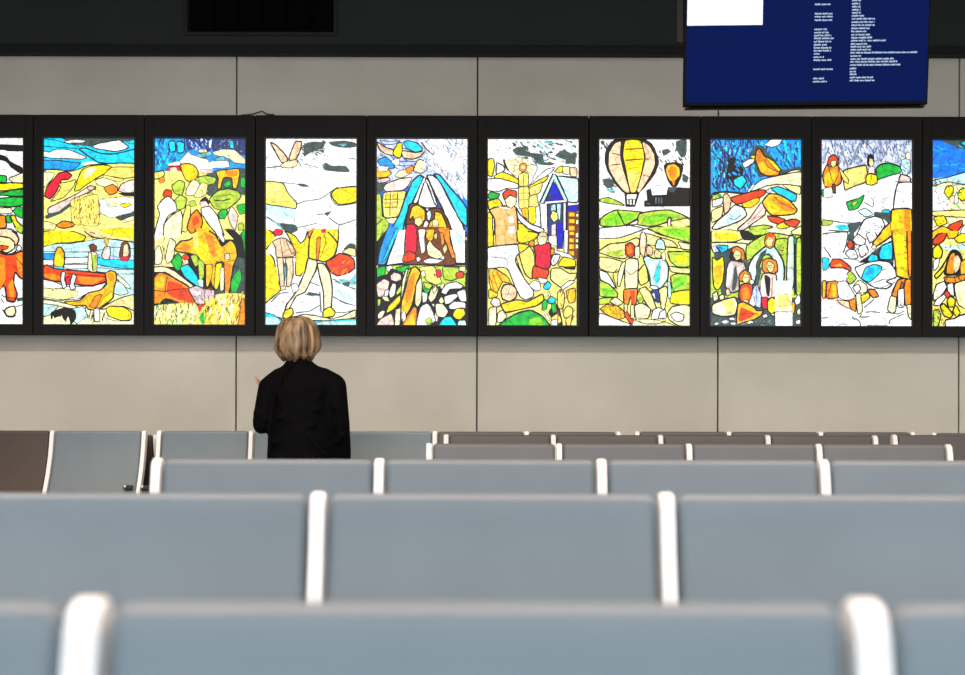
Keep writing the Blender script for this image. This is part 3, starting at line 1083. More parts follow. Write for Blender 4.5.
ART[8] = (815, '''
T
l! 0 0,0 675,0 675,300 0,300
# m 110 8 50,20 640,190 70 45
# m 60 7 50,20 640,190 110 45
# u 50 6 50,20 640,190 80 40
# w 70 8 50,20 640,190 80 40
-m 12 165,60 220,190
-m 12 235,190 300,40
-m 10 400,60 430,180
-m 10 440,170 500,60
w! 0 40,240 660,240 660,700 40,700
w 0 50,190 80,170 80,230 50,240
v 7 190,230 260,205 340,190 350,220 350,300 270,330 200,355
Y 0 210,240 320,210 330,280 230,320
g 8 410,215 440,185 500,175 575,200 575,240 500,260 420,285
-d 9 200,360 280,325 350,300
-d 9 420,290 500,262 575,240
g 5 45,360 70,350 75,400 50,400
o 8 50,260 75,190 100,200 150,190 175,250 175,310 130,335 70,340
a 0 75,240 110,220 150,230 150,300 90,310
y 0 60,280 75,250 80,320 65,330
-t 6 90,200 110,280 125,310
-t 6 160,210 150,270 130,310
v 5 155,200 180,230 225,285 220,315 190,290
r 7 80,190 95,135 130,120 155,150 155,185 120,175
s 4 105,185 110,160 140,160 140,190 120,205
t 5 115,320 135,320 138,380 122,375
w 3 60,350 110,340 120,400 60,410
k 0 350,190 350,130 375,110 395,135 400,170 375,140 365,200
s 5 362,180 365,140 390,150 395,185 375,200
P 4 360,210 380,195 400,205 400,250 365,250
y 7 345,315 345,260 375,245 415,260 418,310 380,325
-t 5 380,245 375,320
N 5 575,200 590,150 640,150 640,240 600,260
# m 16 6 570,130 640,260 40 30
c 3 610,120 625,100 640,110 640,150 615,145
-t 8 540,300 640,310
P 7 565,300 580,250 640,270 640,310
w 8 530,480 540,380 560,310 660,310 660,490 590,490
-R 3 590,420 610,470
-P 9 560,350 555,480
g 6 210,440 240,430 290,415 330,390 320,430 290,480 230,495
-d 5 220,470 300,440
G 3 250,440 290,430 260,470
-d 7 330,440 390,470 400,400
P 0 370,400 410,410 400,430
-k 4 375,410 395,430
N 5 290,500 340,480 390,520 340,540
n 5 450,495 500,490 505,510 460,515
d 0 400,505 500,510 520,520 510,600 470,560 400,530
G 4 50,560 120,570 110,590 50,600
-d 8 80,560 200,580 310,580
d 0 220,590 310,570 290,620 250,660 230,640
n 0 130,600 200,590 230,620 170,630
-d 8 90,630 240,640
-d 7 320,570 250,660
w 7 290,640 330,560 400,535 450,550 470,600 440,660 380,680 280,670
# t 10 4 340,570 460,650 20 24
a 9 410,690 460,620 510,570 520,490 650,490 650,700 520,700 500,640 470,690
y 0 520,540 560,520 570,680 530,690
o 0 600,500 640,500 640,690 610,690
-t 7 505,560 515,690
B
w! 0 40,30 660,30 660,660 40,660
-d 9 50,20 130,10 220,10 210,90 190,150
-d 9 60,110 110,180
n 4 50,180 95,190 90,250 55,270
d 0 220,30 260,0 270,120 230,110
w 6 205,150 230,125 270,130 290,180 240,190
w 6 255,60 290,20 340,60 330,100 280,90
r 6 215,100 235,60 260,90 240,125
w 6 290,110 340,90 360,140 310,180
w 6 345,20 400,0 420,50 370,80
# t 22 4 220,30 400,180 40 26
-m 9 190,185 250,190 300,200
k 0 290,215 340,180 400,140 520,60 530,230 500,210 400,210
d 0 380,150 430,110 530,60 530,210 430,190
n 8 430,150 450,100 520,75 520,190 440,190
n 7 355,190 380,155 420,165 425,200 370,210
w 8 270,250 350,215 430,200 500,210 540,260 550,310 480,340 520,360 480,390 400,380 350,350 300,310
n 6 315,320 340,250 400,225 450,240 440,280 370,345
e 0 340,300 360,250 400,250 390,290
-m 8 440,270 480,255
-m 7 370,360 450,330 530,320
-d 7 360,390 430,390 540,345
a 9 400,110 390,80 430,30 470,-10 530,-10 520,30 450,80
c 5 380,110 400,90 415,110 395,125
a 9 520,0 650,0 650,310 610,320 550,300 540,200
y 0 535,40 600,30 620,200 600,300 560,290
-t 5 600,60 620,70
-t 5 600,100 620,110
-t 5 600,140 620,150
-t 5 600,180 620,190
o 7 620,0 650,0 650,300 630,290
o 9 520,420 560,330 610,320 600,370 550,450 520,440
t 0 580,340 600,350 560,420
o 9 600,400 610,330 650,330 650,500 610,500
c 7 490,530 510,440 550,450 545,540 520,555
w 6 560,400 600,390 600,510 560,510
c 6 620,500 650,500 650,600 630,570
-d 7 570,490 590,510
r 7 100,230 120,190 180,195 240,245 240,270 190,250 110,250
a 0 120,235 170,220 180,240
G 6 215,290 240,270 280,320 240,360 215,340
w 0 50,290 150,260 220,300 200,330 50,340
a 6 50,340 75,340 70,450 50,450
-t 6 75,340 200,350
o 6 80,350 150,340 155,450 80,450
-t 7 110,350 90,440
a 0 115,370 140,360 140,440 120,440
w 5 150,350 210,340 270,440 230,470 160,450
c 6 260,370 300,330 350,370 350,410 310,420 290,400
w 6 255,380 290,360 310,390 280,420
c 6 275,430 310,430 320,540 290,560
-R 6 50,455 150,470 250,500
p 5 150,465 240,480 270,540 180,500
o 6 230,470 275,460 275,545 240,520
y 6 310,440 360,415 370,450 320,490
o 7 355,400 400,395 430,440 390,450
-d 8 340,550 380,545 440,550
-d 8 330,520 400,460
-d 8 320,560 300,580 370,580
-d 9 270,600 250,580
-d 8 480,550 560,560 600,540
-d 8 500,630 510,600 600,560
-d 8 50,590 90,585
-d 9 270,590 300,610 310,650
-m 5 160,630 250,630
-d 8 350,640 490,640
''')
ART[9] = (925, '''
T
b! 0 0,0 675,0 675,280 0,280
d 0 120,20 650,20 650,100 260,90 200,60
n 4 240,40 270,25 340,35 280,55
# e 16 10 60,60 260,250 10 60
c! 0 50,280 660,200 660,700 50,700
N 6 55,290 150,270 270,235 400,200 640,180 640,300 300,320 150,300 60,330
# d 30 6 60,290 640,330 30 24
w 0 50,340 120,340 160,420 150,490 50,490
y 6 130,370 150,330 190,330 190,380 160,410
y 6 220,400 240,350 300,345 300,400 260,430
y 5 320,380 400,330 460,400 380,440
w 4 200,400 220,370 225,440 200,450
# t 50 5 60,300 620,500 60 26
# g 16 8 60,300 300,500 20 26
# r 16 9 60,560 300,690 150 40
Y 6 60,500 270,490 640,470 640,530 300,540 60,530
y 6 60,540 130,530 150,580 90,600
r 7 130,640 170,590 250,560 250,600 190,660
r 7 300,600 420,540 560,590 480,640 350,650
w 5 240,640 270,590 320,640 280,680
a 6 50,640 120,600 200,640 160,690 60,690
# t 26 5 60,500 640,680 40 30
o 5 380,660 480,650 560,690 400,690
B
Y! 0 50,30 660,30 660,660 50,660
r 8 55,60 90,20 150,10 130,60 90,90 55,90
a 6 150,0 230,0 210,40 160,50
y 6 200,50 260,10 300,60 230,80
N 0 100,90 200,100 260,80 270,120 150,130
# d 10 6 100,90 260,140 20 26
y 8 55,120 90,90 120,130 110,180 60,180
w 5 60,200 100,180 90,240 60,270
y 9 65,300 110,250 170,150 180,140 140,250 110,290 80,320
k 6 170,140 200,125 240,150 260,220 240,290 150,300 130,280
o 0 150,280 155,220 175,160 200,150 195,280
p 0 195,220 200,170 225,165 240,200 230,250 205,280
a 6 240,220 270,190 400,200 400,300 250,320
o 7 130,310 200,310 270,290 270,330 200,350 140,345
# t 14 5 140,300 270,340 80 22
w 8 60,420 80,360 130,340 150,380 100,450 60,470
w 7 150,360 190,350 200,440 160,420
c 7 200,360 280,330 420,360 400,560 230,500
# y 14 9 60,440 300,600 60 40
# g 8 6 60,500 200,640 70 24
w 7 60,500 80,460 140,420 150,440 100,500
r 7 130,420 150,400 175,435 150,450
y 8 150,470 170,440 205,460 200,510 160,510
y 8 105,510 130,490 190,560 170,585 130,570
y 7 190,540 210,500 240,550 215,580
y 6 420,340 560,300 640,400 560,520 440,480
G 6 60,540 90,530 110,570 90,640 60,640
# t 16 6 60,520 130,630 60 26
w 8 140,640 140,600 200,590 270,560 500,580 640,600 640,650 150,650
''')
ART[0] = (0, '''
T
w! 0 -560,0 675,0 675,700 -560,700
k 0 -560,60 0,60 60,62 160,68 160,108 40,108 0,100 -560,120
k 0 -560,90 0,130 60,175 140,215 150,250 120,255 60,215 0,170 -560,160
g 7 -560,270 0,270 35,285 35,315 0,320 -560,310
c 6 50,290 90,275 145,255 150,320 80,320
y 7 -560,330 0,325 60,320 150,325 150,355 60,370 0,375 -560,380
g 7 -560,385 0,385 60,370 150,365 150,410 60,410 0,405
g 8 -560,430 0,425 70,415 150,420 150,470 60,485 0,480 -560,480
c 6 -560,500 0,490 60,490 75,510 40,530 -560,535
g 5 80,510 110,480 145,490 145,560 110,550
g 5 30,545 55,540 70,590 40,590
y 8 60,545 90,540 110,580 145,620 140,670 100,630
o 8 -560,560 0,540 30,570 35,610 0,630 -560,640
p 8 -100,690 -60,640 0,635 70,635 120,670 130,700
B
w! 0 -560,30 675,30 675,660 -560,660
G 6 90,0 120,-30 150,-10 140,30 120,20
p 9 -140,60 -60,10 40,0 100,30 120,70 100,110 40,60 -60,60
s 8 -60,60 0,50 60,60 90,90 90,130 40,160 -30,140
r 5 -30,115 0,110 50,115 40,135 0,140
-g 7 -20,75 5,85
k 0 0,140 50,165 90,150 110,110 100,160 60,185 0,175
w 6 100,130 120,105 140,130 120,150
r 9 -120,500 -120,200 -40,150 30,170 80,170 150,150 160,330 130,330 95,290 85,360 110,440 90,490 40,480 20,380
o 0 100,180 150,160 155,320 120,300
o 0 -60,220 20,190 30,330 0,400 -60,380
o 0 50,380 80,340 90,450 60,470
-t 6 100,190 150,250
-k 8 0,440 30,460 150,470
d 0 110,465 150,460 150,480 110,490
c 8 25,550 45,530 90,520 100,560 80,590 40,585
-k 8 10,540 40,590 80,595 100,580
-d 7 100,525 145,510
-k 7 0,470 20,500
''')

def catmull(pts, closed, k=4):
    n = len(pts); out = []
    if n < 3: return pts
    rng = range(n) if closed else range(n - 1)
    for i in rng:
        if closed: p0, p1, p2, p3 = pts[i - 1], pts[i], pts[(i + 1) % n], pts[(i + 2) % n]
        else: p0, p1, p2, p3 = pts[max(i - 1, 0)], pts[i], pts[i + 1], pts[min(i + 2, n - 1)]
        for j in range(k):
            t = j / k
            out.append(tuple(_cm(p0[c], p1[c], p2[c], p3[c], t) for c in (0, 1)))
    if not closed: out.append(pts[-1])
    return out
def _cm(a, b, c, d, t):
    m0 = (c - a) * 0.24; m1 = (d - b) * 0.24
    t2, t3 = t * t, t * t * t
    return (2 * t3 - 3 * t2 + 1) * b + (t3 - 2 * t2 + t) * m0 + (-2 * t3 + 3 * t2) * c + (t3 - t2) * m1
def clip(poly, x0, x1, y0, y1):
    def cut(ps, ins, inter):
        out = []
        for i in range(len(ps)):
            a, b = ps[i - 1], ps[i]
            if ins(b):
                if not ins(a): out.append(inter(a, b))
                out.append(b)
            elif ins(a): out.append(inter(a, b))
        return out
    def ix(v): return lambda a, b: (v, a[1] + (b[1] - a[1]) * (v - a[0]) / (b[0] - a[0]))
    def iy(v): return lambda a, b: (a[0] + (b[0] - a[0]) * (v - a[1]) / (b[1] - a[1]), v)
    for ins, it in ((lambda p: p[0] >= x0, ix(x0)), (lambda p: p[0] <= x1, ix(x1)), (lambda p: p[1] >= y0, iy(y0)), (lambda p: p[1] <= y1, iy(y1))):
        if not poly: return poly
        poly = cut(poly, ins, it)
    return poly

def lin(c): return c / 12.92 if c <= 0.04045 else ((c + 0.055) / 1.055) ** 2.4
MG = bpy.data.materials.new('backlit_stained_glass'); MG.use_nodes = True
_nt = MG.node_tree; _b = _nt.nodes['Principled BSDF']
_at = _nt.nodes.new('ShaderNodeAttribute'); _at.attribute_name = 'glass'
_tc = _nt.nodes.new('ShaderNodeTexCoord'); _no = _nt.nodes.new('ShaderNodeTexNoise')
_no.inputs['Scale'].default_value = 22; _no.inputs['Detail'].default_value = 4
_mr = _nt.nodes.new('ShaderNodeMapRange'); _mr.inputs[1].default_value = 0.25; _mr.inputs[2].default_value = 0.75
_mr.inputs[3].default_value = 0.95; _mr.inputs[4].default_value = 1.8
_mx = _nt.nodes.new('ShaderNodeVectorMath'); _mx.operation = 'SCALE'
_nt.links.new(_tc.outputs['Object'], _no.inputs['Vector']); _nt.links.new(_no.outputs['Fac'], _mr.inputs[0])
# fine painted lines and small leads that break up the larger panes
_n2 = _nt.nodes.new('ShaderNodeTexNoise'); _n2.inputs['Scale'].default_value = 9; _n2.inputs['Detail'].default_value = 3
_am = _nt.nodes.new('ShaderNodeVectorMath'); _am.operation = 'MULTIPLY_ADD'; _am.inputs[1].default_value = (.10, .10, .10)
_vo = _nt.nodes.new('ShaderNodeTexVoronoi'); _vo.feature = 'DISTANCE_TO_EDGE'; _vo.inputs['Scale'].default_value = 11
_m2 = _nt.nodes.new('ShaderNodeMapRange'); _m2.inputs[1].default_value = 0.0; _m2.inputs[2].default_value = 0.075; _m2.inputs[3].default_value = 0.55; _m2.inputs[4].default_value = 1.0
_mu = _nt.nodes.new('ShaderNodeMath'); _mu.operation = 'MULTIPLY'
_nt.links.new(_tc.outputs['Object'], _n2.inputs['Vector']); _nt.links.new(_n2.outputs['Color'], _am.inputs[0]); _nt.links.new(_tc.outputs['Object'], _am.inputs[2])
_nt.links.new(_am.outputs[0], _vo.inputs['Vector']); _nt.links.new(_vo.outputs['Distance'], _m2.inputs[0])
_nt.links.new(_mr.outputs[0], _mu.inputs[0]); _nt.links.new(_m2.outputs[0], _mu.inputs[1])
_nt.links.new(_at.outputs['Color'], _mx.inputs[0]); _nt.links.new(_mu.outputs[0], _mx.inputs['Scale'])
_b.inputs['Base Color'].default_value = (.02, .02, .02, 1); _b.inputs['Roughness'].default_value = 0.3
_b.inputs['Specular IOR Level'].default_value = 0.2
_nt.links.new(_mx.outputs[0], _b.inputs['Emission Color']); _b.inputs['Emission Strength'].default_value = 1.0

def glass_mesh(idx, x0, x1, y0, y1, ox, oy, m_per_px, parent):
    """Coloured glass pieces and lead lines; ox, oy = the pane centre in photo pixels."""
    X0, text = ART[idx]
    rnd = random.Random(100 + idx)
    V = []; Fc = []; Col = []
    layer = [0]
    cx0, cx1 = (x0 - X0) * 6.75, (x1 - X0) * 6.75
    cy0, cy1 = (y0 - 136) * 6.75, (y1 - 136) * 6.75
    def emit(poly, col):
        poly = clip(poly, cx0, cx1, cy0, cy1)
        if len(poly) < 3: return
        layer[0] += 1
        d = -layer[0] * 0.00001
        pts = [Vector(((p[0] / 6.75 + X0 - ox) * m_per_px, d, -(p[1] / 6.75 + 136 - oy) * m_per_px)) for p in poly]
        base = len(V); V.extend(pts)
        for t in tessellate_polygon([[Vector((p.x, p.z, 0)) for p in pts]]):
            Fc.append([base + k for k in t]); Col.append(col)
    def stroke(pts, w, col, closed, lo=-1e9, hi=1e9):
        n = len(pts); L = []; R = []
        for i in range(n):
            if closed: a, b = pts[i - 1], pts[(i + 1) % n]
            else: a, b = pts[max(i - 1, 0)], pts[min(i + 1, n - 1)]
            tx, ty = b[0] - a[0], b[1] - a[1]; l = math.hypot(tx, ty) or 1
            ww = w * 0.5 * (0.8 + 0.4 * rnd.random())
            nx, ny = -ty / l * ww, tx / l * ww
            L.append((pts[i][0] + nx, pts[i][1] + ny)); R.append((pts[i][0] - nx, pts[i][1] - ny))
        for i in range(n if closed else n - 1):
            j = (i + 1) % n
            if (pts[i][1] >= hi and pts[j][1] >= hi) or (pts[i][1] <= lo and pts[j][1] <= lo): continue
            lay = layer[0]
            emit([L[i], L[j], R[j], R[i]], col)
            layer[0] = lay + (0 if i else 1)
        layer[0] += 1
    def jit(c, a=0.05): 
        j = 1 + (rnd.random() - .5) * 2 * a
        return tuple(lin(min(1, max(0, v * j))) for v in c)
    emit([(cx0, cy0), (cx1, cy0), (cx1, cy1), (cx0, cy1)], tuple(lin(c) for c in LEAD))
    dy = 0
    lead = tuple(lin(c) for c in LEAD)
    # the plain grounds of both halves are laid first, then the figures
    tl, bl = text.strip().split('\nB\n'); tl = tl.splitlines()[1:]; bl = bl.splitlines()
    def ground(ls):
        k = 0
        while k < len(ls) and '! 0' in ls[k][:4]: k += 1
        return ls[:k], ls[k:]
    (tg, tl), (bg, bl) = ground(tl), ground(bl)
    half = 'T'
    for line in ['T'] + tg + ['B'] + bg + ['T'] + tl + ['B'] + bl:
        p = line.split()
        if p[0] == 'T': dy = 0; half = 'T'; continue
        if p[0] == 'B': dy = 634.5; half = 'B'; continue
        if p[0] == '#':
            col = PAL[p[1]]; n = int(p[2]); wd = float(p[3])
            a = [float(v) for v in p[4].split(',')]; b = [float(v) for v in p[5].split(',')]
            ang, ln = float(p[6]), float(p[7])
            for _ in range(n):
                x = rnd.uniform(a[0], b[0]); y = rnd.uniform(a[1], b[1]) + dy
                t = math.radians(ang + rnd.uniform(-28, 28)); l = ln * rnd.uniform(.4, 1.1)
                bend = rnd.uniform(-.25, .25) * l
                dx, dz = math.cos(t) * l / 2, math.sin(t) * l / 2
                stroke([(x - dx, y - dz), (x - dz / l * bend, y + dx / l * bend), (x + dx, y + dz)], wd, jit(col, .12), False)
            continue
        pts = [tuple(float(v) for v in q.split(',')) for q in p[2:]]
        pts = [(x, y + dy) for x, y in pts]
        wd = float(p[1])
        if p[0][0] == '-':
            stroke(catmull(pts, False), wd, jit(PAL[p[0][1]], .05), False)
        else:
            sharp = '!' in p[0]
            q = pts if sharp else catmull(pts, True)
            emit(q, jit(PAL[p[0][0]], .04))
            if wd: stroke(q, wd * 1.35, lead, True, *((-1e9, 662) if half == 'T' else (648, 1e9)))
    me = bpy.data.meshes.new('stained_glass')
    me.from_pydata(V, [], Fc); me.update()
    at = me.color_attributes.new('glass', 'FLOAT_COLOR', 'CORNER')
    buf = []
    for poly, c in zip(me.polygons, Col): buf.extend(list((*c, 1.0)) * poly.loop_total)
    at.data.foreach_set('color', buf)
    return link('stained_glass', me, MG, parent)

BY = WY - 0.15                  # front face of the light boxes
mpp = BY / F
LABELS = {
    0: 'backlit stained glass box at the far left, red-robed figure and green stripes',
    1: 'backlit stained glass box with a red rowing boat under yellow hills',
    2: 'backlit stained glass box with an orange horse and rider above tall grass',
    3: 'backlit stained glass box, mostly white, with figures in yellow above the person',
    4: 'backlit stained glass box with a blue tent and two people above stones',
    5: 'backlit stained glass box with a man in white trousers beside a blue gabled house',
    6: 'backlit stained glass box with a hot air balloon over green fields',
    7: 'backlit stained glass box with an orange bird and blue sky above a robed family',
    8: 'backlit stained glass box with a tall yellow-coated figure in snow below bare trees',
    9: 'backlit stained glass box at the far right with plain blue sky above yellow flowers'}
gx0 = [-68.2, 43.0, 154.0, 265.3, 376.3, 487.5, 599.0, 710.3, 821.2, 932.3]
for i in range(10):
    a = gx0[i]; b = a + 90.4; ty, by = 139.0, 325.0
    cxp, cyp = (a + b) / 2, (ty + by) / 2
    r = empty('light_box', (PX(cxp, BY), BY, PZ(cyp, BY)), LABELS[i], 'light box', 'backlit stained glass panels along the wall')
    W = 111.15 / 2 * mpp - 0.003; zt = (cyp - 115.6) * mpp; zb = -(335.3 - cyp) * mpp
    hw = (b - a) / 2 * mpp; hh = (by - ty) / 2 * mpp
    bm = bmesh.new()
    box(bm, -W, -hw - .012, 0, 0.149, zb, zt, 0.002, 1); box(bm, hw + .012, W, 0, 0.149, zb, zt, 0.002, 1)
    box(bm, -hw - .012, hw + .012, 0, 0.149, hh + .012, zt, 0.0, 1); box(bm, -hw - .012, hw + .012, 0, 0.149, zb, -hh - .012, 0.0, 1)
    box(bm, -hw - .012, hw + .012, 0.12, 0.149, -hh - .012, hh + .012)
    obj('housing', bm, M['box'], r)
    bm = bmesh.new()
    e = .012
    box(bm, -hw - e, -hw, -0.004, 0.02, -hh - e, hh + e, 0.001, 1); box(bm, hw, hw + e, -0.004, 0.02, -hh - e, hh + e, 0.001, 1)
    box(bm, -hw, hw, -0.004, 0.02, hh, hh + e, 0.001, 1); box(bm, -hw, hw, -0.004, 0.02, -hh - e, -hh, 0.001, 1)
    obj('bezel', bm, M['boxedge'], r)
    g = glass_mesh(i, a, b, ty, by, cxp, cyp, mpp, r)
    g.location = (0, 0.016, 0)
# loose cable on top of the boxes by the wall seam
bm = bmesh.new(); zc = PZ(115.2, BY)
tube(bm, [(PX(x, BY + .05), BY + .05 + .02 * math.sin(x), zc + dz) for x, dz in ((240, .012), (246, .014), (252, .02), (258, .034), (262, .036), (265, .022), (268, .010), (274, .009))], 0.006, 8)
tag(obj('cable', bm, M['cable'], smooth=True), 'short black cable lying on the light boxes near the wall seam', 'cable')

# ------------------------------------------------------------------ hanging screen
TY = 6.2
def make_tv():
    r = empty('monitor', (PX(804.3, TY), TY, PZ(106.0, TY)), 'large blue information screen hanging from the ceiling at top right', 'monitor', rz=math.radians(-2.6))
    tilt = Matrix.Rotation(math.radians(6.0), 4, 'X')   # top leans towards the room
    W = 0.599; H = 0.70; k = TY / F
    def add(name, b, m, dz=0):
        b.transform(tilt); return obj(name, b, m, r)
    b = bmesh.new(); box(b, -W, W, 0.0, 0.05, 0.006, H, 0.004, 2); add('case', b, M['tvcase'])
    b = bmesh.new(); box(b, -W + .02, W - .02, 0.05, 0.085, 0.01, H - 0.1, 0.01, 2); box(b, -W + .01, W - .01, 0.01, 0.06, -0.006, 0.001, .002, 1); box(b, -W+.03, W-.03, 0.02, 0.05, -0.002, 0.008); add('back_cover', b, M['tvcase'])
    b = bmesh.new(); box(b, -W + .010, W - .010, -0.0015, 0.001, 0.024, H - .01); s = add('screen', b, emis('blue_screen', (0.0, 0.0085, 0.088), 1.0))
    # screen content measured from the photo (crop origin 805,0, scale 7.5)
    def sx(px, py): return (px - 805.5) * k + (py - 52) * 0.0 + (52 - py) * -0.0
    def q(b, x0, x1, z0, z1): 
        vs = [b.verts.new((x, -0.0030, z)) for x, z in ((x0, z0), (x1, z0), (x1, z1), (x0, z1))]; b.faces.new(vs)
    b = bmesh.new(); kk = k * 1.0
    zt = lambda py: (105.5 - py) * k * 1.012
    xt = lambda px: (px - 806.5) * k * 0.995
    q(b, xt(687.5), xt(762.5), zt(26.3), H - 0.05)
    add('white_window', b, emis('screen_white', (1, 1, 1), 1.1))
    col1 = [(55, 70, 185), (122, 70, 200), (143, 70, 205), (168, 70, 200), (234, 68, 165), (257, 68, 175), (278, 66, 190), (299, 66, 208), (322, 64, 190), (345, 64, 165), (367, 64, 200), (388, 64, 190), (410, 64, 105), (433, 62, 140), (455, 62, 190), (521, 60, 205), (588, 60, 140), (610, 58, 165)]
    col2 = [(y, 345, 406) for y in (-80, -58, -36, -14, 8, 30, 53, 75, 97)] + [(118, 345, 410), (140, 345, 435), (162, 345, 515), (185, 343, 510), (207, 342, 510), (230, 340, 475), (252, 340, 450), (275, 340, 485), (297, 340, 495), (318, 340, 445), (318, 462, 600), (342, 338, 460), (362, 337, 485), (383, 336, 485), (405, 335, 825), (428, 335, 410), (450, 335, 650), (470, 333, 678), (493, 333, 710), (518, 330, 375), (540, 330, 375), (560, 330, 375), (583, 330, 510), (605, 330, 510)]
    rn = random.Random(5)
    for nm, rows in (('label_column', col1), ('text_column', col2)):
        b = bmesh.new()
        for y, xa, xb in rows:
            x = xa; word = rn.randint(4, 9)
            while x < xb:
                if word == 0:
                    word = rn.randint(3, 9); x += 6; continue
                wd = rn.choice((5, 6, 6, 7)); hgt = rn.choice((9, 10, 10, 13))
                # slender strokes standing for unreadably small letters
                X = 805 + (x + (y - 300) * (15 / 600 if xa > 300 else 12 / 600)) / 7.5; base = (y + 6) / 7.5
                q(b, xt(X), xt(X + wd * .42 / 7.5), zt(base), zt(base - hgt / 7.5))
                q(b, xt(X), xt(X + wd * .86 / 7.5), zt(base - (hgt - 3) / 7.5), zt(base - hgt / 7.5))
                q(b, xt(X + wd * .62 / 7.5), xt(X + wd * .86 / 7.5), zt(base), zt(base - hgt * .8 / 7.5))
                x += wd; word -= 1
        add(nm, b, emis('screen_text_' + nm, (0.62, 0.78, 1.0), 1.0))
    b = bmesh.new(); box(b, -0.2, 0.2, 0.085, 0.11, 0.2, 0.55, 0.004, 1); add('mount_plate', b, M['tvcase'])
    b = bmesh.new(); tube(b, [(0, 0.10, 0.45), (0, 0.10, 5.0 - PZ(105.5, TY) - 0.001)], 0.025, 16); obj('ceiling_pole', b, M['tvcase'], r, True)
make_tv()

# ------------------------------------------------------------------ beam seating (seats face the camera, backs lean away)
def lean_y(t): return 0.15 * (1 - (1 - max(0.0, min(1.0, t))) ** 1.75)
def side_profile(h):
    # closed outline of the flat side frame in the y-z plane, y = 0 at the foot of the back
    T_ = [0.0, .15, .3, .45, .6, .75, .88]
    z = lambda t: 0.43 + (h - 0.43) * t
    out = [(-0.40, 0.345), (-0.03, 0.345), (0.02, 0.385)]
    out += [(lean_y(t) + 0.026, z(t)) for t in T_]
    L = 0.15
    out += [(L + 0.026, h - 0.022), (L + 0.022, h - 0.006), (L + 0.012, h + 0.002), (L - 0.004, h + 0.002), (L - 0.018, h - 0.006), (L - 0.026, h - 0.022)]
    out += [(lean_y(t) - 0.026, z(t)) for t in reversed(T_)]
    out += [(-0.05, 0.40), (-0.40, 0.385)]
    return out
def bench(row, d, x0, n, pitch_px, ztop, mats, label, arms=False, fmat=None):
    """x0 = pixel column of the first divider, d = distance of the back's top edge."""
    k = d / F; P = 0.6
    r = empty('beam_seating', (PX(x0, d), d - 0.15, 0), label, 'airport bench', 'rows of beam seating facing the camera')
    h = ztop; fw = 0.0125
    for i in range(n):
        m = mats[i % len(mats)]
        xa, xb = i * P + 0.0175, (i + 1) * P - 0.0175
        # backrest
        b = bmesh.new(); box(b, xa, xb, -0.020, 0.020, 0.0, h - 0.43, 0.019, 5)
        for c_ in range(1, 10):
            bmesh.ops.bisect_plane(b, geom=b.verts[:] + b.edges[:] + b.faces[:], plane_co=(0, 0, (h - 0.43) * c_ / 10), plane_no=(0, 0, 1))
        # finer grid for gentle cushioning and a shear that makes the lean
        for v in b.verts:
            t = v.co.z / (h - 0.43)
            v.co.y += lean_y(t)
            v.co.z += 0.43
        o = obj('backrest', b, m, r, True)
        b = bmesh.new(); box(b, xa, xb, -0.45, -0.02, 0.385, 0.435, 0.02, 3)
        for v in b.verts: v.co.z += 0.03 * (-v.co.y / 0.45) ** 2
        obj('seat_cushion', b, m, r, True)
    for i in range(n + 1):
        b = bmesh.new(); prism_x(b, side_profile(h), i * P - fw, i * P + fw)
        bmesh.ops.bevel(b, geom=[e for e in b.edges if abs(e.verts[0].co.x - e.verts[1].co.x) < 1e-6], offset=0.003, segments=2, affect='EDGES')
        obj('side_frame', b, M['frame'], r)
    b = bmesh.new(); box(b, -0.05, n * P + 0.05, -0.26, -0.18, 0.27, 0.345, 0.008, 2); obj('beam', b, M['beam'], r)
    for lx in ([0.5 * P, (n - 0.5) * P] if n > 1 else [0.15, 0.45]):
        b = bmesh.new()
        box(b, lx - 0.03, lx + 0.03, -0.25, -0.19, 0.03, 0.275, 0.006, 2)
        box(b, lx - 0.03, lx + 0.03, -0.48, 0.06, 0.0, 0.035, 0.01, 2)
        obj('leg', b, M['beam'], r)
    if arms:
        for ax in (0.55 * 0 + n * P - 0.06, n * P + 0.05):
            b = bmesh.new(); box(b, ax - 0.03, ax + 0.03, -0.03, 0.0, 0.47, 0.50, 0.008, 2); br = obj('bracket', b, M['blackplastic'], r)
            b = bmesh.new(); ball(b, (ax - 0.015, -0.035, 0.492), 0.012, 2); obj('bolt', b, M['chrome'], br, True)
    return r
def H(y, d): return PZ(y, d)
dA, dB, dC, dD, dE, dF = [F * 0.6 / p for p in (775, 347, 221.7, 129.7, 107.1, 91.7)]
bench('A', dA, 90 - 775, 3, 775, H(602, dA), [M['seat']], 'grey airport bench nearest the camera, out of focus along the bottom edge')
bench('B', dB, 319 - 694, 5, 347, H(493.5, dB), [M['seat']], 'grey airport bench in the second row from the camera')
bench('C', dC, 158, 5, 221.7, H(459.5, dC), [M['seat']], 'grey airport bench in the third row, starting left of the person')
bench('D', dD, 429.3, 4, 129.7, H(443.6, dD), [M['seat_mid']], 'slate grey four-seat bench in the fourth row, right of the person')
bench('E', dE, 446.2, 4, 107.1, H(434.8, dE), [M['taupe']], 'taupe four-seat bench in the fifth row, behind the slate grey bench')
bench('E', dE, 894.0, 3, 107.1, H(434.0, dE), [M['taupe']], 'taupe bench at the right edge of the fifth row')
bench('F', dF, 53 - 91.7, 2, 91.7, H(431.6, dF), [M['brown'], M['seat']], 'bench at the far left with one brown seat and one grey seat', arms=True)
bench('F', dF, 159.8, 5, 91.7, H(431.6, dF), [M['seat'], M['seat'], M['seat'], M['taupe'], M['taupe']], 'bench right behind the person in the farthest row')
bench('F', dF, 637.0, 3, 91.7, H(431.2, dF), [M['taupe']], 'taupe three-seat bench in the farthest row, right of centre')
bench('F', dF, 933.5, 3, 91.7, H(432.0, dF), [M['taupe']], 'taupe bench at the right edge of the farthest row')
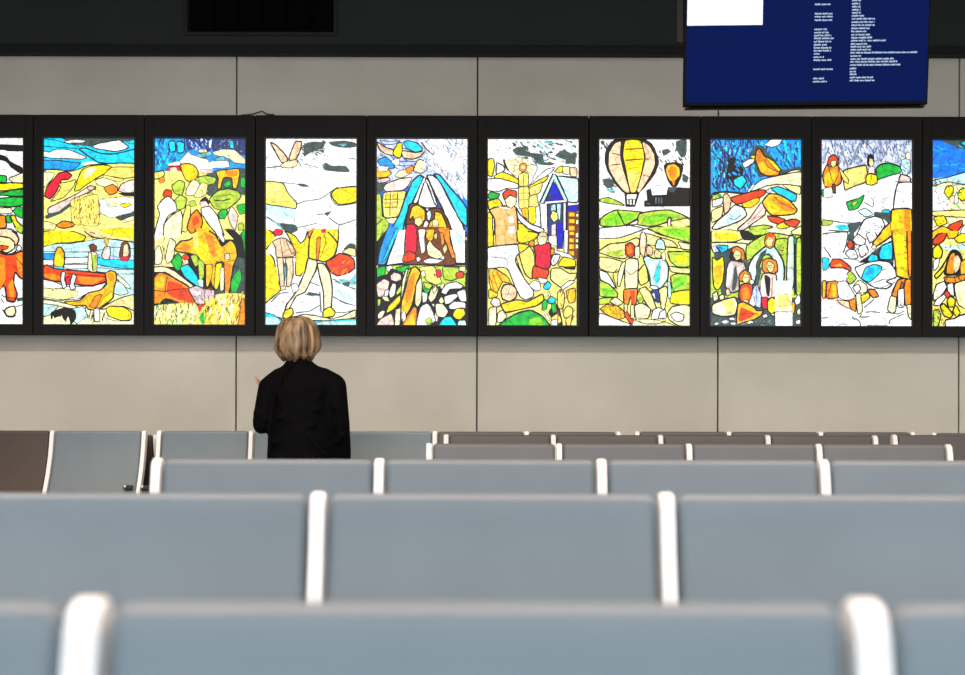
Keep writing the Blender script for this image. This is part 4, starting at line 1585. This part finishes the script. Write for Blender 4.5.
# a bench back to back with the far left one, facing the wall
g = bench('G', 9.05, 100, 2, 83, 0.815, [M['brown']], 'brown bench facing the wall, glimpsed through the gap at far left')
g.rotation_euler = (0, 0, PI); g.location = (PX(250, 8.5), 8.48 + 0.02, 0)
g['group'] = 'benches facing the wall'

# ------------------------------------------------------------------ the person
D = 7.3
skin = mat('skin', (0.62, 0.38, 0.28), rough=0.5, var=0.05)
coatm = mat('black_coat_fabric', (0.0020, 0.0020, 0.0026), rough=0.8, spec=0.08, var=0.3, scale=14, bump=0.4, bscale=14)
jeans = mat('dark_blue_jeans', (0.02, 0.035, 0.07), rough=0.8, var=0.2, scale=30)
shoe = mat('black_shoe', (0.02, 0.02, 0.02), rough=0.4)
hairm = mat('blonde_hair', (0.045, 0.022, 0.01), rough=0.42, spec=0.5, scale=1.0, stretch=(34, 34, 3.0), col2=(0.56, 0.37, 0.20), bump=0.6, bscale=1.2)
eyem = mat('eye_white', (0.8, 0.8, 0.8), rough=0.2); irism = mat('iris', (0.08, 0.12, 0.16), rough=0.2); lipm = mat('lips', (0.5, 0.16, 0.14), rough=0.4)
P0 = empty('person', (PX(302, D), D, 0), 'person with blonde bobbed hair in a black coat, standing with back to camera', 'person')
def remesh(o, vox, smooth_it=4):
    m = o.modifiers.new('voxels', 'REMESH'); m.mode = 'VOXEL'; m.voxel_size = vox; m.use_smooth_shade = True
    s = o.modifiers.new('soften', 'SMOOTH'); s.iterations = smooth_it; s.factor = 0.6
hx = -0.028     # head sits slightly left
b = bmesh.new()
loft(b, [(0.74, .10, .08, 0, 0), (0.80, .155, .10, 0, 0), (0.9, .15, .095, 0, 0), (1.0, .125, .085, 0, 0), (1.12, .14, .095, 0, 0), (1.18, .11, .075, 0, 0), (1.225, .065, .06, -.01, 0), (1.26, .05, .05, -.015, 0)])
capsule(b, (-0.01, 0, 1.22), (hx, .015, 1.36), .052, .05)
ball(b, (hx, .015, 1.425), (.075, .092, .10)); ball(b, (hx, .045, 1.375), (.055, .06, .065))       # skull and jaw
ball(b, (hx, .112, 1.405), (.011, .02, .014)); capsule(b, (hx, .098, 1.435), (hx, .116, 1.407), .008, .010)  # nose
for s in (-1, 1):
    ball(b, (hx + s * .076, .012, 1.415), (.010, .022, .03)); ball(b, (hx + s * .04, .075, 1.40), (.022, .022, .02))
    ball(b, (hx + s * .03, .090, 1.452), (.024, .012, .007))
ball(b, (hx, .092, 1.345), (.018, .018, .014))
SHL, ELL, WRL = (-.165, 0, 1.11), (-.23, -.02, .905), (-.236, .12, 1.035)
SHR, ELR, WRR = (.165, 0, 1.12), (.228, -.03, .91), (.242, .05, .68)
capsule(b, SHL, ELL, .042, .034); capsule(b, ELL, WRL, .034, .024); capsule(b, SHR, ELR, .042, .034); capsule(b, ELR, WRR, .034, .024)
capsule(b, (-.09, 0, 1.16), SHL, .045, .045); capsule(b, (.09, 0, 1.16), SHR, .045, .045)
for s in (-1, 1):
    capsule(b, (s * .085, 0, .80), (s * .095, .01, .44), .078, .052); capsule(b, (s * .095, .01, .44), (s * .10, -.01, .09), .050, .034)
    capsule(b, (s * .10, -.01, .06), (s * .105, .11, .035), .032, .028)
def hand(wr, d, side, palmn, curl):
    """d = direction from wrist to fingers, side = towards the thumb, palmn = the way fingers curl."""
    wr, d, side, palmn = Vector(wr), Vector(d).normalized(), Vector(side).normalized(), Vector(palmn).normalized()
    for t in (-.024, -.008, .008, .024):
        capsule(b, wr, wr + d * .075 + side * t, .016, .012)
    for t, L in ((.027, .066), (.009, .075), (-.009, .070), (-.026, .055)):
        p = wr + d * .078 + side * t; a = 0.0
        for j, f in enumerate((.45, .32, .23)):
            a += curl
            q = p + (d * math.cos(a) + palmn * math.sin(a)) * L * f
            capsule(b, p, q, .0085 - j * .0006, .008 - j * .0006); p = q
    p = wr + d * .022 + side * .022
    q = p + (d * .6 + side * .75 + palmn * .2).normalized() * .034; r_ = q + (d * .9 + side * .3 + palmn * .35).normalized() * .03
    capsule(b, p, q, .0125, .010); capsule(b, q, r_, .010, .008)
hand(WRL, (-.16, -.05, .55), (.1, 1, 0), (-.6, -.2, .1), .12)
hand(WRR, (.0, .1, -1), (0, 1, .1), (-1, 0, 0), .28)
body = obj('body', b, skin, P0); remesh(body, 0.0065, 3)
for s in (-1, 1):
    b = bmesh.new(); ball(b, (hx + s * .03, .095, 1.43), .012); ey = obj('eye', b, eyem, P0, True)
    b = bmesh.new(); ball(b, (hx + s * .03, .1035, 1.43), .0055); obj('iris', b, irism, ey, True)
b = bmesh.new(); ball(b, (hx, .103, 1.37), (.022, .007, .006)); obj('mouth', b, lipm, P0, True)
# coat: torso, sleeves, collar
b = bmesh.new()
loft(b, [(0.56, .205, .155, 0, 0), (0.66, .205, .155, .0, 0), (0.78, .20, .15, .0, 0), (0.9, .19, .14, .0, 0), (1.02, .18, .135, 0, -.005), (1.12, .185, .13, .0, -.008), (1.18, .175, .115, 0, -.008), (1.22, .14, .10, -.004, -.005), (1.25, .095, .085, -.012, 0), (1.275, .072, .074, -.018, .004), (1.29, .068, .070, -.020, .006)], 48)
capsule(b, (-.11, -.005, 1.155), (-.178, -.005, 1.115), .085, .076); capsule(b, (.11, -.005, 1.155), (.182, -.005, 1.125), .085, .076)
capsule(b, (-.18, -.005, 1.115), (-.228, -.025, .93), .076, .056); capsule(b, (-.228, -.025, .93), (-.232, -.02, .895), .056, .052); capsule(b, (-.228, -.02, .90), (-.246, .105, 1.025), .056, .040)
capsule(b, (.184, -.005, 1.125), (.222, -.03, .92), .077, .060); capsule(b, (.222, -.03, .92), (.238, .03, .715), .060, .048)
for (p, q, ra) in (((-.15, -.115, .80), (.09, -.14, .90), .022), ((-.12, -.12, .94), (.12, -.125, .99), .017), ((.12, -.10, 1.08), (.02, -.125, .93), .020), ((-.13, -.105, 1.1), (-.06, -.125, .92), .018),
                   ((-.255, -.06, .97), (-.195, -.075, .93), .022), ((.21, -.085, 1.0), (.25, -.075, .92), .022), ((.24, -.06, .84), (.21, -.06, .80), .02), ((-.15, -.13, .72), (.10, -.15, .70), .02), ((.06, -.14, .84), (.16, -.12, .72), .018)):
    capsule(b, p, q, ra, ra * .6)
coat = obj('coat', b, coatm, P0); remesh(coat, 0.010, 5)
b = bmesh.new()
for s in (-1, 1):
    capsule(b, (s * .085, 0, .74), (s * .097, .01, .44), .092, .068); capsule(b, (s * .097, .01, .44), (s * .101, -.012, .10), .066, .052)
ball(b, (0, 0, .76), (.17, .12, .10))
tr = obj('trousers', b, jeans, P0); remesh(tr, 0.012, 4)
for s in (-1, 1):
    b = bmesh.new(); capsule(b, (s * .10, -.045, .045), (s * .108, .13, .04), .045, .040); ball(b, (s * .10, -.01, .075), (.045, .055, .04))
    bmesh.ops.bisect_plane(b, geom=b.verts[:] + b.edges[:] + b.faces[:], plane_co=(0, 0, 0.003), plane_no=(0, 0, -1), clear_outer=True)
    obj('shoe', b, shoe, P0, True)
# hair: a chin-length bob, open round the face
b = bmesh.new()
n = 96; prof = [(1.537, .012), (1.532, .042), (1.520, .074), (1.500, .099), (1.47, .116), (1.43, .127), (1.39, .134), (1.355, .137), (1.325, .128), (1.298, .108), (1.275, .080)]
R_ = []
for j, (z, rr) in enumerate(prof):
    ring = []
    for k in range(n):
        a = 2 * PI * k / n; c, s_ = math.cos(a), math.sin(a)
        g_ = 1 + 0.016 * math.sin(a * 17 + z * 9) + 0.013 * math.sin(a * 29 + 1.3 + z * 5) + 0.02 * math.sin(a * 7 + z * 14)
        ry = rr * (0.92 if s_ < 0 else 0.55)
        zz = z + (0.012 * math.sin(a * 5 + 1) - 0.01 * math.sin(a * 11)) * (j / 10) ** 2
        # shorter towards the nape and the face
        if j > 6: zz += (j - 6) * 0.004 * (1 if s_ > 0 else 0)
        ring.append(b.verts.new((hx + rr * g_ * c * 1.0, 0.005 + ry * g_ * s_, zz)))
    R_.append(ring)
for a_, b_ in zip(R_, R_[1:]):
    for k in range(n): b.faces.new((a_[k], a_[(k + 1) % n], b_[(k + 1) % n], b_[k]))
b.faces.new(R_[0]); b.faces.new(list(reversed(R_[-1])))
obj('hair', b, hairm, P0, True)
# narrow strap lying diagonally across the back of the coat
strapm = mat('dark_brown_strap', (0.004, 0.0025, 0.002), rough=0.9, spec=0.1)
b = bmesh.new()
pts = [(-.02, -.078, 1.262), (-.055, -.102, 1.235), (-.09, -.119, 1.19), (-.13, -.128, 1.11), (-.155, -.132, 1.0), (-.165, -.140, .9), (-.168, -.152, .815), (-.165, -.155, .74)]
for p, q in zip(pts, pts[1:]):
    pv, qv = Vector(p), Vector(q); s_ = Vector((.005, 0, .003)); o_ = Vector((0, -.006, 0))
    vs = [b.verts.new(v) for v in (pv - s_, pv + s_, qv + s_, qv - s_, pv - s_ + o_, pv + s_ + o_, qv + s_ + o_, qv - s_ + o_)]
    for f in ((0, 1, 2, 3), (4, 5, 6, 7), (0, 1, 5, 4), (1, 2, 6, 5), (2, 3, 7, 6), (3, 0, 4, 7)): b.faces.new([vs[t] for t in f])
obj('strap', b, strapm, P0)
